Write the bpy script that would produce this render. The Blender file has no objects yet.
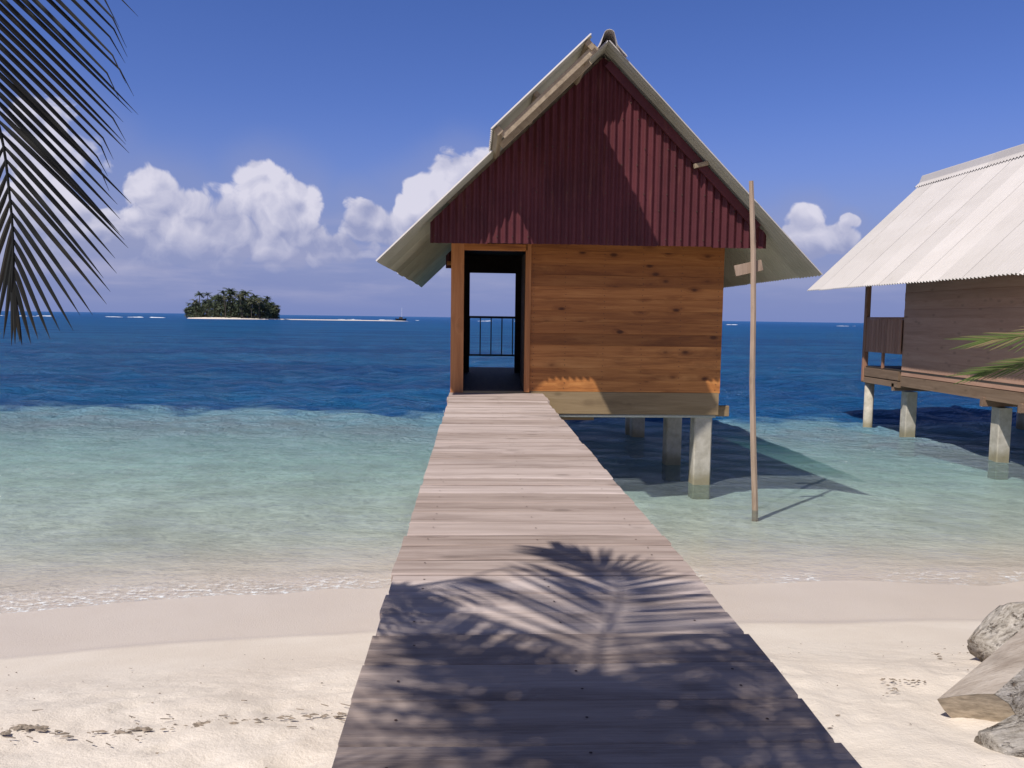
import bpy, math, random
import numpy as np
from mathutils import Vector, Matrix, noise as mnoise
random.seed(7); rng = np.random.default_rng(5)
R = math.radians
S = bpy.context.scene
col = S.collection

# ------------------------------------------------------------------ camera
F = 800.0
CAMZ = 3.05                      # metres above the water
cam_d = bpy.data.cameras.new('camera'); cam = bpy.data.objects.new('camera', cam_d); col.objects.link(cam)
cam_d.sensor_width = 36.0; cam_d.lens = F/1024*36; cam_d.clip_start = .05; cam_d.clip_end = 80000
M_cam = Matrix.Rotation(R(-2.71), 4, 'Z') @ Matrix.Rotation(R(90-4.72), 4, 'X') @ Matrix.Rotation(R(.8), 4, 'Z')
cam.matrix_world = Matrix.Translation((0, 0, CAMZ)) @ M_cam
S.camera = cam
S.render.resolution_x = 1024; S.render.resolution_y = 768

def ray(px, py):
    return (M_cam.to_3x3() @ Vector(((px-512)/F, (384-py)/F, -1)))
def at(px, py, Y):               # the place point that lies Y metres ahead along the boardwalk
    d = ray(px, py); t = Y/d.y
    return Vector((d.x*t, Y, CAMZ+d.z*t))

# ------------------------------------------------------------------ light
SUN = Vector((.95, 1.0, -1.8)).normalized()
sun_d = bpy.data.lights.new('sun', 'SUN'); sun_d.energy = 4.7; sun_d.angle = R(.7); sun_d.color = (1, .95, .88)
sun = bpy.data.objects.new('sun', sun_d); col.objects.link(sun)
sun.rotation_euler = SUN.to_track_quat('-Z', 'Y').to_euler(); sun.location = (-10, -10, 30)
SUN_EL = math.asin(1.8/math.sqrt(.95**2+1+1.8**2))
SUN_AZ = math.atan2(-.95, -1.0)
S.view_settings.view_transform = 'Standard'; S.view_settings.look = 'None'
S.view_settings.exposure = 0; S.view_settings.gamma = 1

# ------------------------------------------------------------------ node helper
class NT:
    def __init__(s, tree): s.t = tree; s.n = tree.nodes; s.l = tree.links
    def put(s, sock, v):
        if v is None: return
        if isinstance(v, bpy.types.NodeSocket): s.l.new(v, sock)
        else:
            if sock.type == 'RGBA' and len(v) == 3: v = (*v, 1)
            sock.default_value = v
    def node(s, typ, props=None, **ins):
        n = s.n.new(typ)
        for k, v in (props or {}).items(): setattr(n, k, v)
        for k, v in ins.items():
            k2 = int(k[1:]) if k[0] == 'i' and k[1:].isdigit() else k.replace('_', ' ')
            s.put(n.inputs[k2], v)
        return n
    def m(s, op, a, b=None, c=None, clamp=False):
        n = s.n.new('ShaderNodeMath'); n.operation = op; n.use_clamp = clamp
        s.put(n.inputs[0], a); s.put(n.inputs[1], b); s.put(n.inputs[2], c)
        return n.outputs[0]
    def vm(s, op, a, b=None, c=None):
        n = s.n.new('ShaderNodeVectorMath'); n.operation = op
        s.put(n.inputs[0], a); s.put(n.inputs[1], b)
        if c is not None: s.put(n.inputs[2], c)
        return n.outputs['Value'] if op in ('LENGTH', 'DISTANCE', 'DOT_PRODUCT') else n.outputs[0]
    def noise(s, vec, scale=1, detail=4, rough=.55, dist=0):
        n = s.node('ShaderNodeTexNoise', None, Vector=vec, Scale=scale, Detail=detail, Roughness=rough, Distortion=dist)
        return n.outputs[0]
    def mix(s, f, a, b, blend='MIX'):
        n = s.n.new('ShaderNodeMix'); n.data_type = 'RGBA'; n.blend_type = blend
        s.put(n.inputs[0], f); s.put(n.inputs[6], a); s.put(n.inputs[7], b)
        return n.outputs[2]
    def ramp(s, f, *stops):
        n = s.n.new('ShaderNodeValToRGB'); s.put(n.inputs[0], f); e = n.color_ramp.elements
        while len(e) < len(stops): e.new(.5)
        for el, (p, c) in zip(e, stops):
            el.position = p; el.color = (c, c, c, 1) if isinstance(c, (int, float)) else (*c, 1)
        return n.outputs[0]
    def smooth(s, v, a, b, lo=0, hi=1):
        n = s.n.new('ShaderNodeMapRange'); n.interpolation_type = 'SMOOTHSTEP'
        for i, x in enumerate((v, a, b, lo, hi)): s.put(n.inputs[i], x)
        return n.outputs[0]
    def xyz(s, v):
        n = s.node('ShaderNodeSeparateXYZ', None, i0=v); return n.outputs
    def comb(s, x, y, z):
        return s.node('ShaderNodeCombineXYZ', None, X=x, Y=y, Z=z).outputs[0]
    def bump(s, h, strength=.3, dist=.01, normal=None):
        n = s.node('ShaderNodeBump', None, Strength=strength, Distance=dist, Height=h)
        if normal is not None: s.put(n.inputs['Normal'], normal)
        return n.outputs[0]

# ------------------------------------------------------------------ sky with clouds
W = bpy.data.worlds.new('World'); S.world = W; W.use_nodes = True
W.cycles.sampling_method = 'MANUAL'; W.cycles.sample_map_resolution = 256
w = NT(W.node_tree); w.n.clear()
sky = w.node('ShaderNodeTexSky', {'sky_type': 'NISHITA', 'sun_disc': False, 'sun_elevation': SUN_EL,
      'sun_rotation': SUN_AZ, 'altitude': 0.0, 'air_density': 1.0, 'dust_density': .6, 'ozone_density': 3.5})
gen = w.node('ShaderNodeTexCoord').outputs['Generated']
vx, vy, vz = w.xyz(gen)
az = w.m('ARCTAN2', vx, vy); el = w.m('ARCSINE', vz)
tint = w.ramp(w.m('MULTIPLY', el, 1.6), (0, (.80, .66, .92)), (.09, (.80, .70, 1.0)), (.28, (.62, .67, 1.14)), (.62, (.52, .64, 1.12)), (.85, (.46, .48, .68)), (1, (.46, .44, .50)))  # stops above the view dimmed and greyed to weaken the blue ambient light
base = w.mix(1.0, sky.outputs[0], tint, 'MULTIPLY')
base = w.mix(w.smooth(el, .26, -.02), base, (2.05, 2.6, 5.2))
def ae(px, py):
    d = ray(px, py).normalized(); return math.atan2(d.x, d.y), math.asin(d.z)
blobs = [(150,192,26,22),(172,222,50,34),(128,240,40,34),(205,245,40,26),(255,184,22,22),(268,212,34,34),(300,208,20,22),
         (240,235,44,28),(300,245,36,26),(345,246,18,14),(372,226,26,22),(402,236,40,26),(430,200,30,26),(462,172,30,20),(476,215,50,40),
         (440,245,40,30),(806,220,16,16),(795,245,26,26),(838,240,22,14),(850,222,10,7),
         (35,122,30,24),(10,150,50,40),(50,165,44,34),(15,215,60,40),(80,225,40,24)]
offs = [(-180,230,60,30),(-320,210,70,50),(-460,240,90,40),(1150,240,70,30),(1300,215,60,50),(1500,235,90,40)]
f = None
cv = w.comb(az, el, 0.0)
nz_w = w.node('ShaderNodeTexNoise', None, Vector=gen, Scale=9.0, Detail=3.0, Roughness=.55)
warp = w.vm('SCALE', w.vm('SUBTRACT', nz_w.outputs[1], (.5, .5, .5))); warp.node.inputs['Scale'].default_value = .035
cvw = w.vm('ADD', cv, warp)
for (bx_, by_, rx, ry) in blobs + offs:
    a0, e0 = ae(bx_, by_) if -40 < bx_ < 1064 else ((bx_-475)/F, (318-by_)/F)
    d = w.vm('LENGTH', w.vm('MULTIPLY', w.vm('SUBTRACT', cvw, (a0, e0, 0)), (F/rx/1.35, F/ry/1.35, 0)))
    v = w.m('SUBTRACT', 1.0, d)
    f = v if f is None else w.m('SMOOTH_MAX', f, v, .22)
n1 = w.noise(gen, 30, 5, .62)
n2 = w.noise(gen, 8, 2, .5)
def billow(vec, sc):
    v_ = w.node('ShaderNodeTexVoronoi', {'feature': 'F1'}, Vector=vec, Scale=sc)
    return w.m('SUBTRACT', 1.0, v_.outputs['Distance'])
gw = w.vm('ADD', gen, w.vm('MULTIPLY', w.vm('SUBTRACT', nz_w.outputs[1], (.5, .5, .5)), (.10, .10, .10)))
def heaps(vec): return w.m('ADD', w.m('ADD', w.m('MULTIPLY', billow(vec, 15), .75), w.m('MULTIPLY', billow(vec, 36), .42)), w.m('MULTIPLY', w.noise(vec, 60, 3, .6), .35))
b0 = heaps(gw); b1 = heaps(w.vm('ADD', gw, (-.008, 0, .014)))
dens = w.m('ADD', f, w.m('MULTIPLY', w.m('SUBTRACT', b0, .93), 1.05))
mask = w.smooth(dens, .03, .22)
relief = w.m('MULTIPLY', w.m('SUBTRACT', b0, b1), 1.6)
lowf = w.smooth(el, .055, .15)
lit = w.m('ADD', w.m('ADD', w.m('MULTIPLY', lowf, .80), .02), w.m('ADD', relief, w.m('MULTIPLY', w.m('SUBTRACT', n1, .5), .35)), clamp=True)
ccol = w.mix(lit, (3.1, 3.4, 5.4), (7.4, 7.2, 8.3))
fade = w.smooth(el, .025, .10)
mask = w.m('MULTIPLY', mask, w.m('ADD', w.m('MULTIPLY', fade, .92), 0.0))
# a thin grey-lilac layer low over the sea
layer_n = w.noise(w.vm('MULTIPLY', cv, (5, 34, 1)), 1.0, 5, .55)
lay = w.m('MULTIPLY', w.m('MULTIPLY', w.smooth(el, .16, .05), w.smooth(el, .005, .04)), w.smooth(layer_n, .40, .72))
lay = w.m('MULTIPLY', lay, w.smooth(az, .05, -.15, .35, .85))
# behind the heaps a soft veil
veil = w.m('MULTIPLY', w.smooth(w.m('ADD', f, w.m('MULTIPLY', w.m('SUBTRACT', n2, .5), .8)), -.75, .35), .38)
skyc = w.mix(veil, base, (2.7, 3.1, 5.3))
skyc = w.mix(lay, skyc, (4.0, 4.1, 6.0))
skyc = w.mix(mask, skyc, ccol)
far_out = w.m('MAXIMUM', w.smooth(w.m('ABSOLUTE', az), .95, 1.3), w.smooth(el, .62, .8))  # pale clouds added out of view to make the ambient light less blue
scat = w.m('MULTIPLY', w.m('MULTIPLY', w.smooth(w.noise(w.vm('MULTIPLY', gen, (1, 1, 1.8)), 2.6, 4, .6), .50, .64), far_out), w.smooth(el, .0, .12))
skyc = w.mix(w.m('MULTIPLY', scat, .42), skyc, (4.6, 4.3, 4.4))
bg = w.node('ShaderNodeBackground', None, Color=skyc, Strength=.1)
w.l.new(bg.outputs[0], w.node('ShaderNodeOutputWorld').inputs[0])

# ------------------------------------------------------------------ mesh helpers
class MB:
    def __init__(s): s.v = []; s.f = []; s.mi = []
    def add(s, vs, fs, mi=0):
        o = len(s.v); s.v += [tuple(p) for p in vs]; s.f += [tuple(i+o for i in q) for q in fs]; s.mi += [mi]*len(fs); return s
    def box(s, x0, x1, y0, y1, z0, z1, mi=0):
        v = [(x, y, z) for x in (x0, x1) for y in (y0, y1) for z in (z0, z1)]
        return s.add(v, [(0,1,3,2),(4,6,7,5),(0,4,5,1),(2,3,7,6),(0,2,6,4),(1,5,7,3)], mi)
    def beam(s, a, b, wd, ht, up=(0,0,1), ch=.1, mi=0):
        """chamfered bar from a to b, wd across, ht along up"""
        a = Vector(a); b = Vector(b); d = (b-a).normalized(); up = Vector(up)
        sd = d.cross(up).normalized(); u = sd.cross(d).normalized()
        c = min(wd, ht)*ch; W2, H2 = wd/2, ht/2
        prof = [(-W2+c,-H2),(W2-c,-H2),(W2,-H2+c),(W2,H2-c),(W2-c,H2),(-W2+c,H2),(-W2,H2-c),(-W2,-H2+c)]
        vs = [p+sd*x+u*y for p in (a, b) for x, y in prof]
        fs = [(i,(i+1)%8,8+(i+1)%8,8+i) for i in range(8)] + [tuple(range(7,-1,-1)), tuple(range(8,16))]
        return s.add(vs, fs, mi)
    def tube(s, pts, rad, seg=8, mi=0, lump=0, seed=0):
        pts = [Vector(p) for p in pts]; n = len(pts)
        rad = rad if isinstance(rad, (list, tuple)) else [rad]*n
        vs = []; pr = None
        for i, p in enumerate(pts):
            t = (pts[min(i+1, n-1)]-pts[max(i-1, 0)]).normalized()
            if pr is None: pr = t.orthogonal().normalized()
            pr = (pr - t*pr.dot(t)).normalized(); q = t.cross(pr)
            for k in range(seg):
                a = 2*math.pi*k/seg; dv = pr*math.cos(a)+q*math.sin(a)
                r = rad[i]
                if lump: r *= 1+lump*mnoise.noise(p*3+dv*1.2+Vector((seed, seed*2, 0)))+(.55*lump*mnoise.noise(dv*6.5+p*.9+Vector((0, seed, 0))) if seg > 12 else 0)
                vs.append(p+dv*r)
        fs = [(i*seg+k, i*seg+(k+1)%seg, (i+1)*seg+(k+1)%seg, (i+1)*seg+k) for i in range(n-1) for k in range(seg)]
        fs += [tuple(range(seg-1, -1, -1)), tuple(range((n-1)*seg, n*seg))]
        return s.add(vs, fs, mi)
    def mesh(s, name, mats, smooth=False):
        me = bpy.data.meshes.new(name); me.from_pydata(s.v, [], s.f)
        for m_ in (mats if isinstance(mats, (list, tuple)) else [mats]): me.materials.append(m_)
        me.polygons.foreach_set('material_index', s.mi)
        me.polygons.foreach_set('use_smooth', [smooth]*len(s.f)); me.update()
        return me
    def build(s, name, mats, parent=None, smooth=False):
        return link(name, s.mesh(name, mats, smooth), parent)
def link(name, me, parent=None, mw=None):
    o = bpy.data.objects.new(name, me); col.objects.link(o)
    if parent is not None: o.parent = parent
    if mw is not None: o.matrix_local = mw
    return o
def tag(o, label=None, cat=None, group=None, kind=None):
    for k, v in (('label', label), ('category', cat), ('group', group), ('kind', kind)):
        if v: o[k] = v
    return o
def empty(name, loc, label=None, cat=None, group=None):
    o = bpy.data.objects.new(name, None); col.objects.link(o); o.location = loc; o.empty_display_size = .2
    return tag(o, label, cat, group)
def child(root, o):              # keep world placement of a mesh written in world coordinates
    o.parent = root; o.matrix_parent_inverse = Matrix.Translation(-Vector(root.location)); return o

# ------------------------------------------------------------------ materials
def material(name):
    m_ = bpy.data.materials.new(name); m_.use_nodes = True; t = NT(m_.node_tree); t.n.clear()
    out = t.node('ShaderNodeOutputMaterial'); return m_, t, out
def principled(t, out, color, rough=.7, normal=None, spec=.3, **kw):
    p = t.node('ShaderNodeBsdfPrincipled', None, Base_Color=color, Roughness=rough, **kw)
    p.inputs['Specular IOR Level'].default_value = spec
    if normal is not None: t.put(p.inputs['Normal'], normal)
    t.l.new(p.outputs[0], out.inputs[0]); return p
def pos_rand(t):
    g = t.node('ShaderNodeNewGeometry').outputs['Position']
    r = t.node('ShaderNodeObjectInfo').outputs['Random']
    off = t.comb(t.m('MULTIPLY', r, 37.0), t.m('MULTIPLY', r, 91.0), t.m('MULTIPLY', r, 53.0))
    return g, r, t.vm('ADD', g, off)

def wood(name, c_dark, c_mid, c_light, axis='X', knots=0.0, rough=.75, var=.5, spec=.25, stain=.0, bump=.35, fine=1.0):
    m_, t, out = material(name); g, r, v = pos_rand(t)
    st = {'X': (.55, 9, 9), 'Y': (9, .55, 9), 'Z': (9, 9, .55)}[axis]
    sf = {'X': (2.2, 70, 70), 'Y': (70, 2.2, 70), 'Z': (70, 70, 2.2)}[axis]
    kn = {'X': (2.4, 4.6, 4.6), 'Y': (4.6, 2.4, 4.6), 'Z': (4.6, 4.6, 2.4)}[axis]
    vor = t.node('ShaderNodeTexVoronoi', {'feature': 'F1'}, Vector=t.vm('MULTIPLY', v, kn), Scale=1.0)
    kd = vor.outputs['Distance']
    keep = t.m('GREATER_THAN', t.xyz(vor.outputs['Color'])[0], .30)
    kmask = t.m('MULTIPLY', t.smooth(kd, .23, .07), keep)
    halo = t.m('MULTIPLY', t.smooth(kd, .55, .1), keep)
    vd = t.vm('ADD', t.vm('MULTIPLY', v, st), t.comb(t.m('MULTIPLY', halo, knots*1.2),)if False else t.vm('MULTIPLY', v, st))
    g1 = t.noise(t.vm('ADD', t.vm('MULTIPLY', v, st), t.comb(t.m('MULTIPLY', halo, .25), t.m('MULTIPLY', halo, .35), t.m('MULTIPLY', halo, .35))), 1.0, 6, .6, .6)
    g2 = t.noise(t.vm('MULTIPLY', v, sf), fine, 4, .6)
    gr = t.m('ADD', t.m('MULTIPLY', g1, .7), t.m('MULTIPLY', g2, .3))
    c = t.ramp(gr, (.28, c_dark), (.5, c_mid), (.72, c_light))
    sc = t.m('ADD', t.m('MULTIPLY', t.m('SUBTRACT', r, .5), var), 1.0)
    c = t.mix(1.0, c, t.comb(sc, t.m('POWER', sc, 1.15), t.m('POWER', sc, 1.3)), 'MULTIPLY')
    if knots: c = t.mix(t.m('MULTIPLY', kmask, knots), c, tuple(x*.22 for x in c_dark))
    if knots: c = t.mix(t.m('MULTIPLY', halo, knots*.35), c, c_dark)
    if stain:
        s1 = t.smooth(t.noise(t.vm('MULTIPLY', v, tuple(x**.5 for x in st)), .9, 5, .65), .52, .72)
        c = t.mix(t.m('MULTIPLY', s1, stain), c, tuple(x*.8 for x in c_dark))
    nrm = t.bump(t.m('ADD', g2, t.m('MULTIPLY', g1, .6)), bump, .006)
    principled(t, out, c, rough, nrm, spec); return m_
M = {}
M['deck'] = wood('weathered_deck_wood', (.22, .165, .14), (.43, .345, .305), (.57, .475, .43), 'X', .35, .8, .42, .2, .55, .6, 1.4)
M['wall'] = wood('varnished_pine', (.17, .050, .013), (.40, .150, .040), (.58, .26, .08), 'X', 1.0, .5, .62, .3, .6, .2)
M['wall_y'] = wood('varnished_pine_side', (.22, .08, .024), (.42, .17, .055), (.55, .26, .10), 'Y', .9, .5, .40, .3, .15, .2)
M['post'] = wood('varnished_post', (.26, .10, .035), (.42, .17, .06), (.55, .25, .10), 'Z', .3, .55, .2, .3)
M['brown_y'] = wood('stained_brown_boards', (.36, .20, .135), (.46, .275, .195), (.52, .33, .24), 'Y', .3, .65, .18, .2, .2, .2)
M['brown_x'] = wood('stained_brown_boards_across', (.36, .20, .135), (.46, .275, .195), (.52, .33, .24), 'X', .3, .65, .18, .2, .2, .2)
M['brown_dx'] = wood('dark_brown_crossbeam', (.14, .09, .06), (.22, .145, .10), (.28, .19, .135), 'X', .3, .7, .18, .2, .3, .2)
M['brown_d'] = wood('dark_brown_beam', (.13, .085, .055), (.20, .135, .09), (.26, .18, .125), 'Y', .3, .7, .18, .2, .3, .2)
M['brown_z'] = wood('stained_brown_uprights', (.24, .12, .075), (.38, .20, .13), (.46, .26, .18), 'Z', .1, .65, .25, .2, .2, .2)
M['grey_x'] = wood('raw_beam', (.17, .115, .065), (.27, .19, .105), (.34, .25, .15), 'X', .3, .8, .15, .2, .5)
M['grey_y'] = wood('raw_beam_long', (.2, .15, .1), (.33, .26, .18), (.44, .36, .25), 'Y', .3, .8, .2, .2, .4)
M['pole'] = wood('bleached_pole', (.20, .14, .10), (.34, .25, .185), (.45, .34, .26), 'Z', .3, .8, .1, .2, .4)
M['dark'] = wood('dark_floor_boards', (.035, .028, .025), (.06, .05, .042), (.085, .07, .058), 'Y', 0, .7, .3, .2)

def metal_sheet(name, ca, cb, rough, dirt, spec=.4, metal=0.0, streak=(1.4, 7, 1.4), rust=(.33, .29, .25, .35)):
    m_, t, out = material(name); g, r, v = pos_rand(t)
    a = t.noise(t.vm('MULTIPLY', v, (1.2, .35, .8)), 1.0, 6, .62); b = t.noise(g, 9, 4, .6)
    c = t.ramp(a, (.3, ca), (.7, cb))
    c = t.mix(t.m('MULTIPLY', t.smooth(b, .55, .8), dirt), c, tuple(x*.55 for x in ca))
    sc = t.m('ADD', t.m('MULTIPLY', t.m('SUBTRACT', r, .5), .16), 1.0)
    c = t.mix(1.0, c, t.comb(sc, sc, sc), 'MULTIPLY')
    stk = t.smooth(t.noise(t.vm('MULTIPLY', v, streak), 1.0, 6, .7), .54, .74)
    c = t.mix(t.m('MULTIPLY', stk, rust[3]), c, rust[:3])
    principled(t, out, c, rough, t.bump(b, .08, .01), spec, Metallic=metal); return m_
M['roof'] = metal_sheet('cream_roof_sheet', (.47, .435, .415), (.53, .495, .48), .6, .12)
M['under'] = metal_sheet('shaded_zinc_underside', (.30, .29, .23), (.42, .41, .34), .6, .3)  # greyer than the top face, mostly shade put into the colour
M['red'] = metal_sheet('dark_red_sheet', (.068, .018, .022), (.108, .028, .034), .45, .35, .2, 0.0, (7, 7, .8), (.17, .07, .05, .5))
M['red_in'] = metal_sheet('red_sheet_inside', (.10, .05, .05), (.16, .08, .08), .6, .3)

def simple(name, color, rough=.7, nscale=8, amp=.25, bump=.3, bd=.01, spec=.3, stretch=(1,1,1)):
    m_, t, out = material(name); g, r, v = pos_rand(t)
    a = t.noise(t.vm('MULTIPLY', v, stretch), nscale, 6, .62)
    c = t.mix(t.smooth(a, .3, .7), tuple(x*(1-amp) for x in color), tuple(min(1, x*(1+amp)) for x in color))
    principled(t, out, c, rough, t.bump(a, bump, bd), spec); return m_
M['concrete'] = None
m_, t, out = material('cast_concrete'); g, r, v = pos_rand(t)
a = t.noise(v, 7, 7, .65); zz = t.xyz(g)[2]
c = t.ramp(a, (.3, (.34, .31, .25)), (.7, (.52, .48, .41)))
wet = t.smooth(t.m('ADD', zz, t.m('MULTIPLY', t.noise(v, 3, 4), .25)), .50, .20)
c = t.mix(t.m('MULTIPLY', wet, .75), c, (.20, .17, .09))
principled(t, out, c, .85, t.bump(a, .4, .01)); M['concrete'] = m_
M['pipe'] = simple('grey_pipe', (.42, .43, .40), .5, 20, .1, .05)
M['black'] = simple('black_paint', (.012, .013, .02), .45, 20, .1, .05)
M['driftwood'] = wood('driftwood', (.26, .21, .17), (.42, .36, .31), (.56, .50, .44), 'X', .2, .9, .2, .1, .6, 1.2)
M['barkwood'] = None
m_, t, out = material('bleached_bark'); g, r, v = pos_rand(t)
fib = t.noise(t.vm('MULTIPLY', v, (3, 3, 3)), 1.0, 3, .5)
lc = t.node('ShaderNodeTexCoord').outputs['Object']
a = t.m('ADD', t.m('MULTIPLY', t.noise(t.vm('MULTIPLY', lc, (2.0, 26, 30)), 1.4, 9, .72, .1), .8), t.m('MULTIPLY', t.noise(lc, 26, 7, .7), .2))
pit = t.smooth(t.noise(t.vm('MULTIPLY', lc, (1, 2, 2)), 9, 5, .7), .56, .66)
c = t.ramp(a, (.36, (.10, .08, .065)), (.45, (.36, .32, .275)), (.55, (.56, .51, .455)), (.70, (.70, .65, .59)))
c = t.mix(t.m('MULTIPLY', pit, .8), c, (.17, .12, .085))
c = t.mix(t.smooth(fib, .45, .7, 0, .35), c, (.45, .34, .22))
a = t.m('SUBTRACT', a, t.m('MULTIPLY', pit, .5))
principled(t, out, c, .95, t.bump(a, 1.0, .035), .1); M['barkwood'] = m_
M['cut'] = simple('sawn_face', (.36, .30, .23), .9, 14, .3, .5, .01, .1, (1, 1, 3))
M['weed'] = simple('dry_seaweed', (.24, .195, .155), .9, 30, .5, .5)
M['trunk'] = simple('palm_trunk_bark', (.24, .19, .15), .9, 6, .35, .8, .02, .1, (1, 1, 6))
M['trunk_far'] = simple('far_palm_trunk', (.09, .075, .06), .9, 3)  # darker brown for the trunks on the islet
M['foam'] = simple('white_foam', (.82, .84, .86), .7, 6, .06, .3)
M['nail'] = simple('rusty_nail', (.07, .04, .03), .7, 30, .2)

def leaf_mat(name, ca, cb, dead=.0, trans=.3):
    m_, t, out = material(name); g, r, v = pos_rand(t)
    a = t.noise(v, 2.5, 4, .6)
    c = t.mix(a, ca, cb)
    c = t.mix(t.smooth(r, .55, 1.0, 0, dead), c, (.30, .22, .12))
    p = principled(t, out, c, .65, None, .2)
    tr = t.node('ShaderNodeBsdfTranslucent', None, Color=c)
    mx = t.node('ShaderNodeMixShader', None, i0=trans); t.l.new(p.outputs[0], mx.inputs[1]); t.l.new(tr.outputs[0], mx.inputs[2])
    t.l.new(mx.outputs[0], out.inputs[0]); return m_
M['leaf'] = leaf_mat('backlit_coconut_leaf', (.010, .011, .012), (.020, .022, .020), .05, .05)  # near black, the backlit shade of the fronds is put into the colour
M['leaf_dry'] = leaf_mat('dry_leaf_tip', (.26, .20, .13), (.36, .30, .2), 0, .2)
M['leaf_young'] = leaf_mat('young_palm_leaf', (.07, .12, .03), (.16, .20, .06), .9, .25)
M['leaf_far'] = leaf_mat('far_palm_leaf', (.04, .058, .036), (.085, .105, .06), .2, .1)

# ------------------------------------------------------------------ ground: one sheet, dry sand down to the sea bed
def shore_y(x):                  # where the water line runs
    return 8.98 + .09*np.sin(x*.55+1.2) + .05*np.sin(x*1.7) + .15*np.minimum(x, 0) + .02*np.maximum(x, 0)
KY = [-40, -2, 1.5, 3.2, 4.5, 6.0, 7.2, 8.75, 10.5, 14, 18, 21.5, 23.5, 26, 32, 60, 200, 60000]
KZ = [1.7, 1.3, 1.15, 1.0, .82, .42, .13, 0, -.11, -.30, -.62, -1.0, -1.35, -2.6, -4.2, -7, -14, -22]
TY = np.concatenate([np.arange(-45, 90, .1), np.geomspace(90, 60000, 60)]); TZ = np.interp(TY, KY, KZ)
_k = np.exp(-.5*(np.arange(-25, 26)/8.)**2); _k /= _k.sum(); _n = 1350; _s = np.convolve(np.pad(TZ[:_n], 25, 'edge'), _k, 'valid'); _w = np.clip((TY[:_n]-9)/3, 0, 1); TZ[:_n-30] = (TZ[:_n]*(1-_w)+_s*_w)[:_n-30]
def ledge(x):                    # the sea bed drops off sooner on the right
    return np.clip(-(x)*.115, -2.6, 1.6)
def ground_z(x, y):
    yy = y - (shore_y(x)-8.75)*np.clip((14-y)/6, 0, 1) - np.where(y > 14, ledge(x)*np.clip((y-14)/6, 0, 1), 0)
    yy = yy + np.clip((y-14)/8, 0, 1)*np.clip((60-y)/20, 0, 1)*(.35*np.sin(x*.33+.7)+.25*np.sin(x*.9+y*.4)+.3*np.sin(x*2.1-y*.7)+.25*np.sin(x*3.7+y*1.9)+.2*np.sin(x*6.1-y*2.3))
    return np.interp(yy, TY, TZ)
# the bottom itself: pale sand shelving slowly to the open sea
BY = [-45, 8.75, 10.5, 14, 18, 22, 30, 60, 140, 400, 70000]; BZ = [0, 0, -.10, -.24, -.42, -.58, -.8, -1.3, -3, -9, -24]
def bed_z(x, y):
    z = ground_z(x, y); yy = y - (shore_y(x)-8.75)*np.clip((14-y)/6, 0, 1)
    return np.where(z >= 0, z, np.interp(yy, BY, BZ))
def waves(x, y, seed, n, l0, l1, spread=1.2, dir0=1.35):
    g = np.random.default_rng(seed); z = np.zeros_like(x)
    for i in range(n):
        L = l0*(l1/l0)**(i/(n-1)); k = 2*math.pi/L; th = dir0+g.normal()*spread; ph = g.uniform(0, 6.28)
        z += L*np.sin(k*(x*math.cos(th)+y*math.sin(th))+ph)
    return z/n
def axis_pts(lo, hi, core0, core1, step, grow, far_lo, far_hi):
    p = list(np.arange(core0, core1, step)); s = step; v = p[-1]
    while v < far_hi: s *= grow; v += s; p.append(v)
    s = step; v = core0; q = []
    while v > far_lo: s *= grow; v -= s; q.append(v)
    return np.array(q[::-1]+p)
def grid_mesh(name, X, Y, Z, mat_, parent=None, attrs=None):
    ny, nx = X.shape
    me = bpy.data.meshes.new(name); n = nx*ny
    co = np.stack([X, Y, Z], -1).reshape(-1).astype(np.float32)
    idx = np.arange(n).reshape(ny, nx)
    q = np.stack([idx[:-1, :-1], idx[:-1, 1:], idx[1:, 1:], idx[1:, :-1]], -1).reshape(-1, 4)
    me.vertices.add(n); me.vertices.foreach_set('co', co)
    me.loops.add(q.size); me.loops.foreach_set('vertex_index', q.reshape(-1).astype(np.int32))
    me.polygons.add(len(q)); me.polygons.foreach_set('loop_start', (np.arange(len(q))*4).astype(np.int32))
    me.update(calc_edges=True); me.validate()
    me.polygons.foreach_set('use_smooth', [True]*len(me.polygons))
    for k, v in (attrs or {}).items():
        at_ = me.attributes.new(k, 'FLOAT', 'POINT'); at_.data.foreach_set('value', v.reshape(-1).astype(np.float32))
    me.materials.append(mat_)
    return link(name, me, parent)

m_, t, out = material('coral_sand'); g, r, v = pos_rand(t); gx, gy, gz = t.xyz(g)
big = t.noise(g, .8, 5, .6); fine = t.noise(g, 60, 4, .7); mid = t.noise(g, 9, 5, .6)
c = t.mix(t.smooth(big, .35, .7), (.69, .605, .52), (.76, .68, .595))
c = t.mix(t.m('MULTIPLY', t.smooth(fine, .42, .25), .35), c, (.42, .34, .25))
wv = t.m('ADD', gz, t.m('MULTIPLY', t.m('SUBTRACT', t.noise(t.vm('MULTIPLY', g, (.5, 1, 1)), 1.0, 3, .5), .5), .10))
wetf = t.m('MULTIPLY', t.smooth(wv, .20, .125), t.smooth(gz, -.10, .02, .25, 1.0))
c = t.mix(t.m('MULTIPLY', wetf, .62), c, (.53, .45, .39))
# sea grass on the bottom beyond the shallows
grass = t.m('MULTIPLY', t.smooth(gz, -2.2, -4), t.smooth(t.noise(g, .22, 4, .6), .32, .45))
c = t.mix(grass, c, (.03, .05, .03))
nrm = t.bump(t.m('ADD', t.m('MULTIPLY', fine, .35), t.m('MULTIPLY', mid, t.smooth(gz, .35, .6, .1, 1.0))), .55, .03)
principled(t, out, c, t.smooth(wetf, 0, 1, .95, .42), nrm, .25); M['sand'] = m_

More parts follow.
